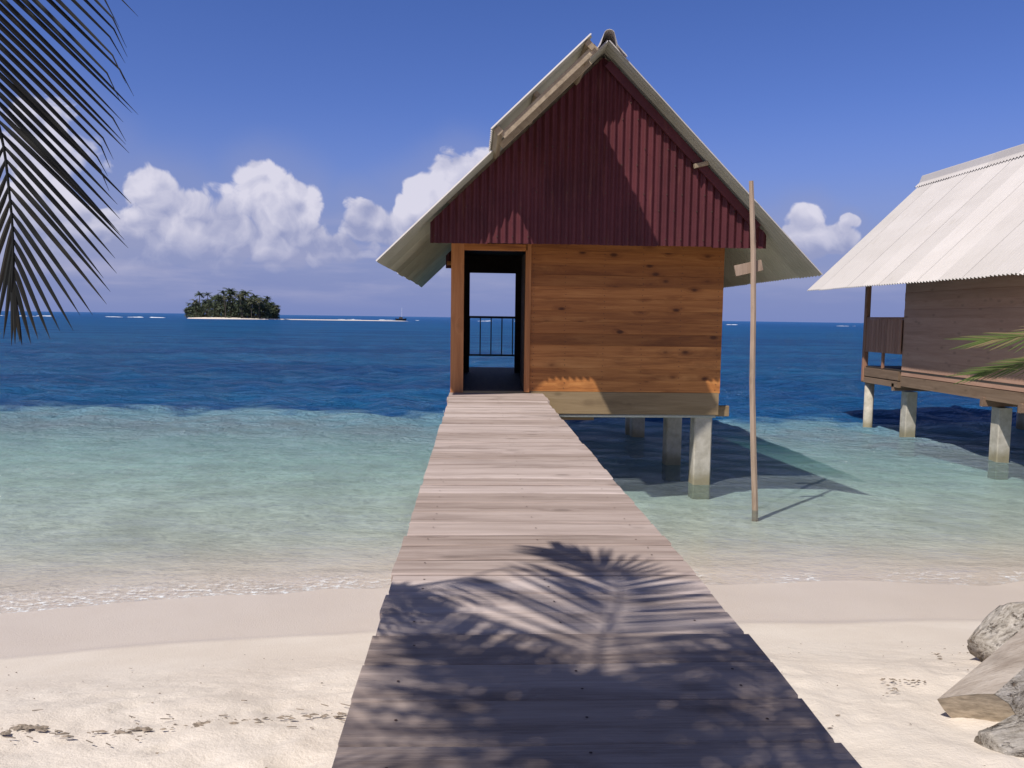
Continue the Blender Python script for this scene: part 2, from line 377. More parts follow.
gx_ = axis_pts(0, 0, -8, 9, .05, 1.06, -30000, 30000); gy_ = axis_pts(0, 0, -1, 12, .05, 1.06, -60, 40000)
X, Y = np.meshgrid(gx_, gy_)
Z = bed_z(X, Y)
dry = np.clip((ground_z(X, Y)-.45)/.25, 0, 1); near = np.clip((40-np.abs(X))/30, 0, 1)
lump = waves(X, Y, 3, 40, .25, 1.6, 3, 0)*.09 + waves(X, Y, 4, 24, .1, .3, 3, 0)*.14
gfp = np.random.default_rng(11); foot = np.zeros_like(X)
for i in range(150):
    fx, fy = gfp.uniform(-5, 6.5), gfp.uniform(2.0, 5.2); aa = gfp.uniform(0, 3.14)
    dx, dy = (X-fx)*math.cos(aa)+(Y-fy)*math.sin(aa), -(X-fx)*math.sin(aa)+(Y-fy)*math.cos(aa)
    q = (dx/.13)**2+(dy/.06)**2; foot += -.012*np.exp(-q**1.5)+.005*np.exp(-((np.sqrt(q)-1.5)/.45)**2)
Z = Z + (lump+foot)*dry*near + waves(X, Y, 8, 20, .6, 3, 3, 0)*.010*near
grid_mesh('sand_ground', X, Y, Z, M['sand'])['kind'] = 'structure'

# ------------------------------------------------------------------ sea
m_, t, out = material('sea'); g = t.node('ShaderNodeNewGeometry').outputs['Position']; gx, gy, gz = t.xyz(g)
dep = t.node('ShaderNodeAttribute', {'attribute_name': 'depth'}).outputs['Fac']
dist = t.vm('LENGTH', t.vm('MULTIPLY', g, (1, 1, 0)))
dep = t.m('ADD', dep, t.m('MULTIPLY', t.m('MULTIPLY', t.m('SUBTRACT', t.noise(t.vm('MULTIPLY', g, (.7, 1.6, 0)), 1.0, 5, .65), .5), 1.3), t.smooth(dep, .5, 1.2)))
body = t.m('SUBTRACT', 1.0, t.m('EXPONENT', t.m('MULTIPLY', t.m('POWER', dep, 1.5), -.70)))
st1 = t.noise(t.vm('MULTIPLY', g, (.03, .12, 1)), 1.0, 6, .6)
st2 = t.noise(t.vm('MULTIPLY', g, (.45, 1.1, 1)), 1.0, 5, .65)
deep = t.mix(t.smooth(st1, .36, .62), (.014, .095, .28), (.020, .155, .37))
deep = t.mix(t.m('MULTIPLY', t.smooth(st2, .42, .68), .45), deep, (.012, .060, .22))
bc = t.mix(t.smooth(dep, 1.3, 2.5), t.mix(t.smooth(dep, .4, 1.5), (.68, .82, .88), (.30, .55, .66)), deep)
bc = t.mix(t.m('MULTIPLY', t.smooth(dist, 120, 600), .7), bc, (.014, .095, .30))
rip1 = t.noise(t.vm('MULTIPLY', g, (1.0, 1.9, 1)), 2.3, 5, .6, .5)
rip2 = t.noise(t.vm('MULTIPLY', g, (1.0, 1.7, 1)), 8.0, 4, .6, .4)
far_rip = t.noise(t.vm('MULTIPLY', g, (.40, .95, 1)), 1.0, 7, .68, .3)
hh = t.m('ADD', t.m('ADD', t.m('MULTIPLY', rip1, .42), t.m('MULTIPLY', rip2, .16)), t.m('MULTIPLY', far_rip, t.smooth(dist, 12, 45, .2, 1.6)))
calm = t.smooth(dep, 0, .5, .25, 1.0)
nrm = t.bump(hh, t.m('MULTIPLY', calm, 1.0), .62)
nrm_soft = t.bump(hh, 1.0, 1.0)
# a net of gathered light, painted into the water's transparent colour
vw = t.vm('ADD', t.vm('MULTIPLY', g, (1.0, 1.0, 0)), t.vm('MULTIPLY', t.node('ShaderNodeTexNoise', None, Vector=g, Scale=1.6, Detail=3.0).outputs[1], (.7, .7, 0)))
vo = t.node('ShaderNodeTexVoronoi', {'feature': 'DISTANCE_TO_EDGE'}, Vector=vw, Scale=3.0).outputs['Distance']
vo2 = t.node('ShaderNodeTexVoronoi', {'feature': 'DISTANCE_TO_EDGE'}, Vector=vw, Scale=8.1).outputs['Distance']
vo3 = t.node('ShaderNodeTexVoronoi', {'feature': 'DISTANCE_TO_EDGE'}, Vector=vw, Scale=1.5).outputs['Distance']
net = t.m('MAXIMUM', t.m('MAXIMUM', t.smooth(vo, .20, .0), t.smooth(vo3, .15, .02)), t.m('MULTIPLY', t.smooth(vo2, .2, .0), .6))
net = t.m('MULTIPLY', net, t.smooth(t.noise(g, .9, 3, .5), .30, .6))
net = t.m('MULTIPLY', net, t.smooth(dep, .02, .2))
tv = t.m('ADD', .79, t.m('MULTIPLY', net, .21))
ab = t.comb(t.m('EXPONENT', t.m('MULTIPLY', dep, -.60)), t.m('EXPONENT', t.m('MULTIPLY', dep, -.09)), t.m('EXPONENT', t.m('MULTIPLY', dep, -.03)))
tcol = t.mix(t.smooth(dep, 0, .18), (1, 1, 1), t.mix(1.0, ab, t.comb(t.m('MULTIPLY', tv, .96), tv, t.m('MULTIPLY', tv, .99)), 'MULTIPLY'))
tr = t.node('ShaderNodeBsdfTransparent', None, Color=tcol)
df = t.node('ShaderNodeBsdfDiffuse', None, Color=bc, Normal=nrm_soft)
mx1 = t.node('ShaderNodeMixShader', None, i0=body); t.l.new(tr.outputs[0], mx1.inputs[1]); t.l.new(df.outputs[0], mx1.inputs[2])
fr = t.node('ShaderNodeFresnel', None, IOR=1.33, Normal=nrm).outputs[0]
fr = t.m('DIVIDE', fr, t.m('ADD', 1.0, t.m('MULTIPLY', fr, t.smooth(dist, 20, 300, 1.0, 2.6))))
gl = t.node('ShaderNodeBsdfGlossy', None, Roughness=.08, Normal=nrm)
mx2 = t.node('ShaderNodeMixShader', None, i0=fr); t.l.new(mx1.outputs[0], mx2.inputs[1]); t.l.new(gl.outputs[0], mx2.inputs[2])
# foam where the water runs out on the sand
fn = t.noise(t.vm('MULTIPLY', g, (1, 1.6, 0)), 9.0, 8, .8, .3); fn2 = t.noise(g, .9, 3, .5)
edge = t.m('MULTIPLY', t.smooth(dep, .060, .014), t.m('ADD', t.smooth(fn2, .38, .60), t.smooth(gx, -1.6, -3.0), clamp=True))
foamm = t.m('MULTIPLY', t.smooth(fn, .49, .62), edge)
cap = t.m('MULTIPLY', t.smooth(t.noise(t.vm('MULTIPLY', g, (.35, 1.3, 0)), .9, 8, .75), .715, .74), t.smooth(dist, 22, 60, 0, .6))
foamm = t.m('MAXIMUM', foamm, cap)
fo = t.node('ShaderNodeBsdfDiffuse', None, Color=(.85, .87, .88, 1))
mx3 = t.node('ShaderNodeMixShader', None, i0=t.m('MULTIPLY', foamm, .9)); t.l.new(mx2.outputs[0], mx3.inputs[1]); t.l.new(fo.outputs[0], mx3.inputs[2])
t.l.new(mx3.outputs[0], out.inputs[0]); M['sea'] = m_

rows = [7.2]
while rows[-1] < 45000: rows.append(rows[-1]+max(.05, rows[-1]*.0062 if rows[-1] < 200 else rows[-1]*.03))
rows = np.array(rows); us = np.linspace(-1, 1, 620); us = np.sign(us)*np.abs(us)**1.25*1.7
Y = np.repeat(rows[:, None], len(us), 1); X = us[None, :]*Y
dz = -ground_z(X, Y)
spacing = Y*.007
Zs = np.zeros_like(X)
g2_ = np.random.default_rng(21)
for i in range(70):
    L = .30*(4.5/.30)**(i/69); k = 2*math.pi/L; th = 1.25+g2_.normal()*.65; ph = g2_.uniform(0, 6.28)
    fadeL = np.clip((L/spacing-3)/4, 0, 1)
    A = .0095*L**.5
    Zs += A*fadeL*np.sin(k*(X*math.cos(th)+Y*math.sin(th))+ph+.5*np.sin(X*.21+Y*.13+i))
amp = np.clip(dz/1.2, .06, 1.0)*(.55+.45*np.clip((dz-1)/1.5, 0, 1))
crest = .03*np.exp(-((Y-shore_y(X)-.55)/.22)**2)*(np.sin(X*.8+1)*.5+.5)
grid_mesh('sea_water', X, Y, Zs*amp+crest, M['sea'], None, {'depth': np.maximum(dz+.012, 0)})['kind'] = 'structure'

# ------------------------------------------------------------------ corrugated sheet
PITCH = .125
def sheet_mesh(name, width, length, amp_, mats, thick=.004, seg=8, wav=0.0):
    n = int(round(width/PITCH*seg)); mb = MB(); m2 = MB()
    def row(v, dzz): return [(i*width/n, v, amp_*math.sin(2*math.pi*i/seg)+dzz) for i in range(n+1)]
    L = [0, length*.5, length]
    for j, (dzz, mi) in enumerate(((thick, 0), (0, 1))):
        vs = sum((row(v, dzz+wav*math.sin(v*2)) for v in L), []); fs = []
        for a in range(len(L)-1):
            for i in range(n):
                q = (a*(n+1)+i, a*(n+1)+i+1, (a+1)*(n+1)+i+1, (a+1)*(n+1)+i)
                fs.append(q if mi == 1 else q[::-1])
        mb.add(vs, fs, mi)
    N = 3*(n+1)
    rim = [list(range(0, n+1)), list(range(2*(n+1), 3*(n+1)))]
    for rr in rim:
        fs = [(rr[i], rr[i+1], rr[i+1]+N, rr[i]+N) for i in range(n)]
        mb.f += fs; mb.mi += [0]*len(fs)
    for i in (0, n):
        fs = [(i+a*(n+1), i+(a+1)*(n+1), i+(a+1)*(n+1)+N, i+a*(n+1)+N) for a in range(2)]
        mb.f += fs; mb.mi += [0]*2
    return mb.mesh(name, mats, False)

# ------------------------------------------------------------------ a hut on stilts (first written where the near hut stands)
HX = 2.10
EAVE_L = (-1.53, 3.90); EAVE_R = (5.54, 3.80); APEX = (2.02, 7.33)
YF, YG, YW, YR, YB, YE = 12.65, 13.10, 14.40, 19.45, 21.5, 23.1   # roof front, gable, front wall, rear wall, balcony edge, roof end
XL, XR = -.43, 4.49
FZ = 1.72                       # floor
def roof_z(x):
    if x < APEX[0]: return APEX[1]+(x-APEX[0])*(APEX[1]-EAVE_L[1])/(APEX[0]-EAVE_L[0])
    return APEX[1]+(x-APEX[0])*(APEX[1]-EAVE_R[1])/(APEX[0]-EAVE_R[0])

def gable(root, frame, y, x0, x1, z0, n, name='gable_sheet'):
    for s_ in range(n):
        a, b = x0+(x1-x0)*s_/n, x0+(x1-x0)*(s_+1)/n
        step = PITCH/8; k0, k1 = int(a/step), int(b/step)+1
        mb = MB(); zb = z0+random.uniform(-.012, .012)
        xs = [k*step for k in range(k0, k1+1)]
        if a < APEX[0] < b: xs = sorted(set(xs+[APEX[0]]))
        yo = y+(.004 if s_ % 2 else 0)
        P = []
        for x in xs:
            yy = yo+.021*math.sin(2*math.pi*x/PITCH)
            zt = roof_z(x)-.10; zb_ = min(zb, zt-.001)
            P.append([(x, yy, zb_), (x, yy, zt), (x, yy+.003, zb_), (x, yy+.003, zt)])
        vs = sum(P, []); fs = []; mi = []
        for i in range(len(xs)-1):
            o = 4*i
            fs += [(o, o+4, o+5, o+1), (o+6, o+2, o+3, o+7), (o+2, o+6, o+4, o), (o+1, o+5, o+7, o+3)]; mi += [0, 1, 0, 0]
        mb.v = vs; mb.f = fs; mb.mi = mi
        ch_(root, frame, mb.mesh(name, [M['red'], M['red_in']]), name)
def ch_(root, part, me, name, mw=None):      # a child written in the first hut's world coordinates
    o = bpy.data.objects.new(name, me); col.objects.link(o)
    o.parent = part if part is not None else root
    if mw is not None: o.matrix_local = mw
    return o

def plank_run(root, part, a, b, z0, z1, h, mat_, face, thick=.03, name='plank', gaps=None):
    """horizontal boards between a and b (points on the plan), stacked from z0 to z1"""
    n = max(1, round((z1-z0)/h)); h = (z1-z0)/n; a = Vector((*a, 0)); b = Vector((*b, 0))
    L = (b-a).length; mb = MB(); mb.beam((0, 0, 0), (L, 0, 0), thick, h+.001, ch=.10); me = mb.mesh(name, mat_)
    ang = math.atan2(b.y-a.y, b.x-a.x)
    for i in range(n):
        jig = random.uniform(-.004, .004)
        mw = Matrix.Translation(a+Vector((face[0]*jig, face[1]*jig, z0+h*(i+.5)))) @ Matrix.Rotation(ang, 4, 'Z')
        ch_(root, part, me, name, mw)

def hut(loc, label, style):
    root = empty('stilt_hut', (HX, YW, 0) if loc is None else loc, label, 'hut')
    # children are written relative to the first hut's base point
    base = empty_part = None
    T = Matrix.Translation((-HX, -YW, 0))
    near = style == 'near'
    wx, wy, wz = (M['wall'], M['wall_y'], M['post']) if near else (M['brown_x'], M['brown_y'], M['brown_z'])
    def part(name, mb, mats, smooth=False):
        o = link(name, mb.mesh(name, mats, smooth), root); o.matrix_local = T; return o
    # stilts
    ys = [14.62, 16.75, 20.4] if near else [11.2, 15.55, 19.45, 21.0]
    ys = [14.62, 16.75, 20.4] if near else [14.7, 15.95, 19.75]
    for yy in ys:
        for xx in (4.23, .1):
            if not near: xx = {4.23: 4.2, .1: .0}[xx]
            s_ = .165 if near else .15
            mb = MB(); mb.beam((xx, yy, -2.2), (xx, yy, 1.27 if near else 1.12), 2*s_, 2*s_, up=(0, 1, 0), ch=.07); part('stilt', mb, M['concrete'])
    if not near:
        for xx in (-.30, 4.3):
            mb = MB(); mb.tube([(xx, 21.35, -2.6), (xx, 21.35, 1.25)], .13, 14); part('stilt', mb, M['pipe'] if False else M['concrete'], True)
    else:
        for xx in (-.2, 4.2):
            mb = MB(); mb.beam((xx, 21.3, -2.6), (xx, 21.3, 1.3), .2, .2, up=(0, 1, 0)); part('stilt', mb, M['concrete'])
    # floor frame
    for yy in ([14.62, 16.75, 20.4] if near else ys):
        mb = MB(); mb.beam((XL-.05, yy, 1.38 if near else 1.24), (XR+.24, yy, 1.38 if near else 1.24), .12, .2); part('floor_beam', mb, M['grey_x'] if near else M['brown_dx'])
    for xx in (XL+.08, 2.0, XR-.08):
        mb = MB(); mb.beam((xx, YW+.06, 1.57 if near else 1.45), (xx, YB, 1.57 if near else 1.45), .1, .19 if near else .3); part('floor_joist', mb, M['grey_y'] if near else M['brown_d'])
    mb = MB(); mb.beam((XL, YW+.01, 1.53), (XR-.02, YW+.01, 1.53), .07, .40, ch=.04); part('rim_beam', mb, M['grey_x'] if near else M['brown_dx'])
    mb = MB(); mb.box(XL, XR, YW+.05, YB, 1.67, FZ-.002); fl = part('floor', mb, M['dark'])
    if near:
        mb = MB(); mb.tube([(.8, YW+.05, 1.285), (XR-.05, YW+.05, 1.30)], .032, 10); part('pipe', mb, M['pipe'], True)
        mb = MB(); mb.beam((.8, YW+.12, 1.25), (2.2, YW+.12, 1.25), .05, .10); part('ledger', mb, M['grey_x'])
    # front wall: posts, header, planks; door on the left
    dl, dr = -.19, .90
    mb = MB(); mb.beam((XL+.115, YW, FZ-.02), (XL+.115, YW, 4.42), .23, .14, up=(0, 1, 0), ch=.06); part('corner_post', mb, wz)
    mb = MB(); mb.beam((dr+.045, YW+.0, FZ+.0), (dr+.045, YW, 4.36), .10, .13, up=(0, 1, 0), ch=.06); part('door_post', mb, wz)
    mb = MB(); mb.beam((XR-.04, YW+.04, FZ), (XR-.04, YW+.04, 4.36), .08, .08, up=(0, 1, 0)); part('corner_post', mb, wz)
    mb = MB(); mb.beam((dl-.02, YW, 4.30), (dr+.02, YW, 4.30), .13, .12, ch=.06); part('door_header', mb, wx)
    mb = MB(); mb.box(dl, dr, YW+.01, YW+.17, FZ-.001, FZ+.025); part('threshold', mb, M['dark'])
    fw = MB()
    for xx in (1.6, 2.3, 3.0, 3.7): fw.beam((xx, YW+.06, FZ), (xx, YW+.06, 4.36), .05, .06, up=(0, 1, 0))
    fwo = part('front_wall', fw, wx)
    plank_run(root, fwo, (dr+.09, YW-.01), (XR-.004, YW-.01), FZ+.015, 4.46, .212, wx, (0, -1))
    # dark door leaf opened inwards
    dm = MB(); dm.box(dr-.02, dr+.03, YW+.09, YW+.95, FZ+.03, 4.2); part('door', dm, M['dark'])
    # side walls
    for xx, fx in ((XL+.02, -1), (XR-.02, 1)):
        sw = MB()
        for yy in np.linspace(YW+.2, YR-.2, 6): sw.beam((xx-fx*.045, yy, FZ), (xx-fx*.045, yy, 4.6), .05, .05, up=(1, 0, 0))
        so = part('side_wall', sw, wy)
        top = roof_z(XL)-.12 if fx < 0 else roof_z(XR)-.12
        plank_run(root, so, (xx, YW+.075), (xx, YR), 1.62 if near else 1.57, top, .212, wy, (fx, 0))
        mb = MB(); mb.beam((xx, YW+.075 if False else YG+.05, 4.5), (xx, YB+.1, 4.5), .09, .24) if False else mb.beam((xx+fx*.0, YG+.04, 4.47), (xx, YW-.075, 4.47), .10, .22)
        part('wall_plate', mb, wy)
    # rear wall with an opening to the balcony
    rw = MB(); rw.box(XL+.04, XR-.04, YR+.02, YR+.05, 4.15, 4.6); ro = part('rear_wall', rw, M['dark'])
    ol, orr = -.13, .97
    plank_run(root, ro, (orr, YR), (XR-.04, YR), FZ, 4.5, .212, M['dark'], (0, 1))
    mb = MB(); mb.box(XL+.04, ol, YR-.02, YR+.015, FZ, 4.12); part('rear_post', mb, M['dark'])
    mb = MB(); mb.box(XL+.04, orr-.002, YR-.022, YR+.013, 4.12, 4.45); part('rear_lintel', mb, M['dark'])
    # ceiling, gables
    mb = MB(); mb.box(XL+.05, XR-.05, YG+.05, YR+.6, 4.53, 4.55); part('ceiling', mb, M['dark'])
    gf = MB()
    for yy in (YG+.05, YR+.55):
        gf.beam((-.7, yy+.03, 4.38), (4.75, yy+.03, 4.38), .06, .10); gf.beam((APEX[0], yy, 4.4), (APEX[0], yy, 7.1), .08, .05)
    go = part('gable_frame', gf, wx)
    gable(root, go, YG, -.74, 4.78, 4.25, 6)
    gable(root, go, YR+.6, -.74, 4.78, 4.25, 6)
    # roof frame and sheets
    rf = MB()
    for y_ in np.linspace(YG+.10, YE-.25, 8):
        for (ex, ez) in (EAVE_L, EAVE_R):
            a = Vector((ex, y_, ez-.09)); b = Vector((APEX[0], y_, APEX[1]-.11)); rf.beam(a.lerp(b, .31), b, .05, .1, ch=.06)
    for (ex, ez) in (EAVE_L, EAVE_R):
        for k in (.34, .52, .70, .9):
            x_ = ex+(APEX[0]-ex)*k; z_ = ez+(APEX[1]-ez)*k
            sgn = -1 if ex < APEX[0] else 1
            rf.beam((x_, YG+.06, z_-.045), (x_, YE-.12, z_-.045), .06, .035, up=(sgn*.7, 0, .7))
    sc_ = MB()
    if near:
        for row in range(9):
            zr = 4.36+row*.36+.1*(row % 2)
            for q in range(36):
                xx = -.66+q*.156+random.uniform(-.012, .012)
                xx = (round((xx/PITCH)-.75)+.75)*PITCH
                if roof_z(xx)-.3 > zr and (q+row) % 2 == 0: sc_.box(xx-.009, xx+.009, YG-.030, YG-.018, zr-.009, zr+.009)
        o_ = part('roofing_screws', sc_, M['nail']); o_['kind'] = 'stuff'
        wn = MB()
        for xx in (1.05, 1.62, 2.32, 3.02, 3.72, 4.4):
            for k in range(13):
                for e in (-.05, .05):
                    zz_ = FZ+.015+.211*(k+.5)+e+random.uniform(-.008, .008); x2 = xx+random.uniform(-.012, .012)
                    wn.box(x2-.006, x2+.006, YW-.0315, YW-.026, zz_-.006, zz_+.006)
        o_ = part('wall_nails', wn, M['nail']); o_['kind'] = 'stuff'
        bb = MB(); xe = 4.60
        a = Vector((APEX[0]+.05, YG-.06, roof_z(APEX[0]+.05)-.17)); b = Vector((xe, YG-.06, roof_z(xe)-.17))
        bb.beam(a, b, .05, .13, up=(1, 0, 1), ch=.04); part('shade_band_board', bb, M['red'])  # board added under the right slope to widen the dark shade band
    rfo = part('roof_frame', rf, M['grey_y'])
    for side, (ex, ez) in (('l', EAVE_L), ('r', EAVE_R)):
        dx, dzv = APEX[0]-ex, APEX[1]-ez; L = math.hypot(dx, dzv)
        nS = 12; wS = (YE-YF)/nS; wM = math.ceil(wS/PITCH)*PITCH
        me = sheet_mesh('roof_sheet', wM, L, .024, [M['roof'], M['under']])
        down = Vector((ex-APEX[0], 0, ez-APEX[1])).normalized(); along = Vector((0, 1, 0))
        nr = along.cross(down)
        if nr.z < 0: nr = -nr
        for i in range(nS):
            rot = Matrix(((along.x, down.x, nr.x), (along.y, down.y, nr.y), (along.z, down.z, nr.z))).to_4x4()
            y0 = YF+i*PITCH*round(wS/PITCH) if False else YF+i*wS
            slip = random.uniform(-.012, .012)
            mw = Matrix.Translation(Vector((APEX[0], y0, APEX[1]))+down*slip+nr*(.003+.005*(i % 2))) @ rot
            o = ch_(root, rfo, me, 'roof_sheet', mw)
    # ridge caps: rounded roll with two corrugated flanges
    for i in range(6):
        y0, y1 = YF-.05+i*(YE-YF+.02)/6, YF+.10+(i+1)*(YE-YF+.02)/6
        n = int((y1-y0)/(PITCH/6)); fl_ = .36
        dl_ = Vector((EAVE_L[0]-APEX[0], 0, EAVE_L[1]-APEX[1])).normalized(); dr_ = Vector((EAVE_R[0]-APEX[0], 0, EAVE_R[1]-APEX[1])).normalized()
        prof = []
        for k in (fl_, .25, .14): prof.append((Vector((APEX[0], 0, APEX[1]))+dl_*k+Vector((-.7, 0, .7))*(.045+.004*(i % 2)), 1 if k > .14 else 0))
        for a in (150, 120, 90, 60, 30): prof.append((Vector((APEX[0]+.085*math.cos(R(a)), 0, APEX[1]+.085+.075*math.sin(R(a))+.004*(i % 2))), 0))
        for k in (.14, .25, fl_): prof.append((Vector((APEX[0], 0, APEX[1]))+dr_*k+Vector((.7, 0, .7))*(.045+.004*(i % 2)), 1 if k > .14 else 0))
        mb = MB(); m = len(prof); vs = []
        for j in range(n+1):
            yy = y0+(y1-y0)*j/n; s_ = .022*math.sin(2*math.pi*yy/PITCH)
            for (p, kf) in prof: vs.append((p.x, yy, p.z+s_*kf))
        nv = len(vs)
        for j in range(n+1):
            yy = y0+(y1-y0)*j/n; s_ = .022*math.sin(2*math.pi*yy/PITCH)
            for (p, kf) in prof: vs.append((p.x*(1), yy, p.z+s_*kf-.007))
        fs = []
        for j in range(n):
            for k in range(m-1):
                a = j*m+k; fs.append((a, a+1, a+1+m, a+m)); fs.append((a+nv+m, a+nv+m+1, a+nv+1, a+nv))
        for k in range(m-1):
            fs.append((k, k+nv, k+1+nv, k+1)); a = n*m+k; fs.append((a, a+1, a+1+nv, a+nv))
        for j in range(n):
            a = j*m; fs.append((a, a+m, a+m+nv, a+nv)); a = j*m+m-1; fs.append((a, a+nv, a+m+nv, a+m))
        mb.add(vs, fs, 0); mb.mi = [0]*len(fs)
        ch_(root, rfo, mb.mesh('ridge_cap', M['roof'] if not near else M['roof'], False), 'ridge_cap')
    if near:
        # loose sheet riding over the front of the left slope, on its own battens
        k0, k1 = .50, .93; yf = 11.35
        ex, ez = EAVE_L
        down = Vector((ex-APEX[0], 0, ez-APEX[1])).normalized(); nr = Vector((0, 1, 0)).cross(down)
        if nr.z < 0: nr = -nr
        L = math.hypot(APEX[0]-ex, APEX[1]-ez)
        top = Vector((ex, 0, ez)).lerp(Vector((APEX[0], 0, APEX[1])), .885)
        for i in range(2):
            me = sheet_mesh('loose_sheet', .875 if i == 0 else .75, L*.385, .022, [M['roof'], M['under']])
            rot = Matrix(((0, down.x, nr.x), (1, down.y, nr.y), (0, down.z, nr.z))).to_4x4()
            ch_(root, rfo, me, 'loose_sheet', Matrix.Translation(Vector((top.x, yf+i*.83, top.z))+nr*(.055+.006*i)) @ rot)
        P0 = top+down*(L*.372); P1 = top+down*.04
        mb = MB()
        mb.beam(P0+Vector((0, yf+.05, 0))-nr*.015, P0+Vector((0, YG-.02, 0))-nr*.015, .10, .10, up=nr); ch_(root, rfo, mb.mesh('batten', M['grey_y']), 'batten')
        mb = MB(); Q = top+down*(L*.22); mb.beam(Q+Vector((0, yf+.12, 0))-nr*.01, Q+Vector((0, YG-.02, 0))-nr*.01, .07, .08, up=nr); ch_(root, rfo, mb.mesh('batten', M['grey_y']), 'batten')
        mb = MB(); Q = top+down*.10; mb.beam(Q+Vector((0, yf+.04, 0))-nr*.03, Q+Vector((0, YG-.02, 0))-nr*.03, .08, .14, up=nr); ch_(root, rfo, mb.mesh('batten', M['grey_y']), 'batten')
        for yy, hh_ in ((yf+.10, .10), (yf+.75, .10)):
            mb = MB(); mb.beam(P1+Vector((0, yy, 0))-nr*.10, P0+Vector((0, yy, 0))-nr*.10, .05, hh_, up=nr); ch_(root, rfo, mb.mesh('rafter', M['grey_y']), 'rafter')
        # batten end poking past the gable on the right
        x_ = EAVE_R[0]+(APEX[0]-EAVE_R[0])*.545
        mb = MB(); mb.beam((x_-.12, YG-.12, roof_z(x_)-.20), (x_+.10, YG-.10, roof_z(x_)-.14), .06, .07); ch_(root, rfo, mb.mesh('batten', M['grey_y']), 'batten')
    # balcony
    if near:
        br = MB(); zt, zb = 3.06, 2.05
        br.beam((XL+.05, YB-.1, zt), (XR-.05, YB-.1, zt), .05, .06); br.beam((XL+.05, YB-.1, zb), (XR-.05, YB-.1, zb), .04, .05)
        bo = part('railing', br, M['black'])
        me = MB().beam((0, 0, zb+.02), (0, 0, zt-.02), .03, .03, up=(0, 1, 0)).mesh('baluster', M['black'])
        x = XL+.0; k = 0
        while x < XR-.1:
            ch_(root, bo, me, 'baluster', Matrix.Translation((x, YB-.1, 0))); x += .288
        for xx in (XL+.07, XR-.07):
            mb = MB(); mb.beam((xx, YB-.1, FZ-.03), (xx, YB-.1, 4.6), .12, .12, up=(0, 1, 0)); part('balcony_post', mb, wz)
    else:
        for xx in (XL+.0, XR-.0):
            mb = MB(); mb.beam((xx, YB-.06, 1.28), (xx, YB-.06, 4.7), .13, .13, up=(0, 1, 0)); part('balcony_post', mb, wz)
        for (a, b, upv) in (((XL, YR+.02), (XL, YB-.13), 0), ((XR, YR+.02), (XR, YB-.13), 0), ((XL+.08, YB-.06), (XR-.08, YB-.06), 1)):
            br = MB(); br.beam((*a, 3.09), (*b, 3.09), .09, .05); br.beam((*a, 2.17), (*b, 2.17), .05, .08)
            mid_ = (Vector(a)+Vector(b))/2; br.beam((mid_.x, mid_.y, 1.7), (mid_.x, mid_.y, 3.05), .07, .07, up=(0, 1, 0))
            bo = part('railing', br, M['brown_z'])
            Lb = (Vector(b)-Vector(a)).length; nb = int(Lb/.145); me = MB().beam((0, 0, 2.13), (0, 0, 3.06), .025 if not upv else .132, .132 if not upv else .025, up=(0, 1, 0)).mesh('board', M['brown_z'])
            for i in range(nb):
                p = Vector(a).lerp(Vector(b), (i+.5)/nb)
                ch_(root, bo, me, 'board', Matrix.Translation((p.x-(.03 if not upv else 0), p.y, 0)))
        for xx in (XL, XR):
            mb = MB(); mb.beam((xx, YR+.05, 1.55), (xx, YB+.02, 1.55), .09, .24, ch=.05); part('balcony_beam', mb, M['brown_d'])
            mb = MB(); mb.beam((xx+.02, YR+.05, 1.32), (xx+.02, YB+.02, 1.32), .14, .16, ch=.05); part('balcony_beam', mb, M['brown_d'])
            mb = MB(); mb.beam((xx+.03, YW+.1, 1.42), (xx+.03, YR, 1.42), .07, .26, ch=.05); part('side_beam', mb, M['brown_d'])
    return root
hut(None, 'wooden hut on stilts with dark red corrugated gable at the end of the boardwalk', 'near')
hut((HX+11.72, YW+1.2, .10), 'brown hut on concrete stilts with wide white corrugated roof, cut by the right edge', 'far')

# ------------------------------------------------------------------ boardwalk
DZ = 1.70; DL, DR = -.415, 1.19
bw = empty('boardwalk', ((DL+DR)/2, 7, 0), 'weathered plank boardwalk leading from the beach to the red gabled hut', 'boardwalk')
def wpart(name, mb, mats, parent=None, smooth=False):
    o = link(name, mb.mesh(name, mats, smooth), parent or bw)
    if parent is None: o.matrix_local = Matrix.Translation(-bw.location)
    return o
def ydeck(py): return CAMZ and (at(475, py, 10), )[0]
edges = []
for py in (743.6, 699, 663, 634, 612, 593, 575, 560, 545, 534.5, 522.7, 512.5, 503, 492.5, 485, 478, 469, 459, 453, 443, 437.5, 432.7, 425, 419):
    d = ray(500, py); edges.append(d.y*(DZ-CAMZ)/d.z)
y = edges[0]
lo = []
while y > -1.5: y -= random.choice((.27, .29, .31, .24)); lo.append(y)
edges = lo[::-1]+edges; y = edges[-1]
while y < YW-.42: y += random.choice((.19, .22, .26, .29, .31)); edges.append(y)
edges[-1] = YW-.075
if edges[-1]-edges[-2] < .12: edges.pop(-2)
nails = MB()
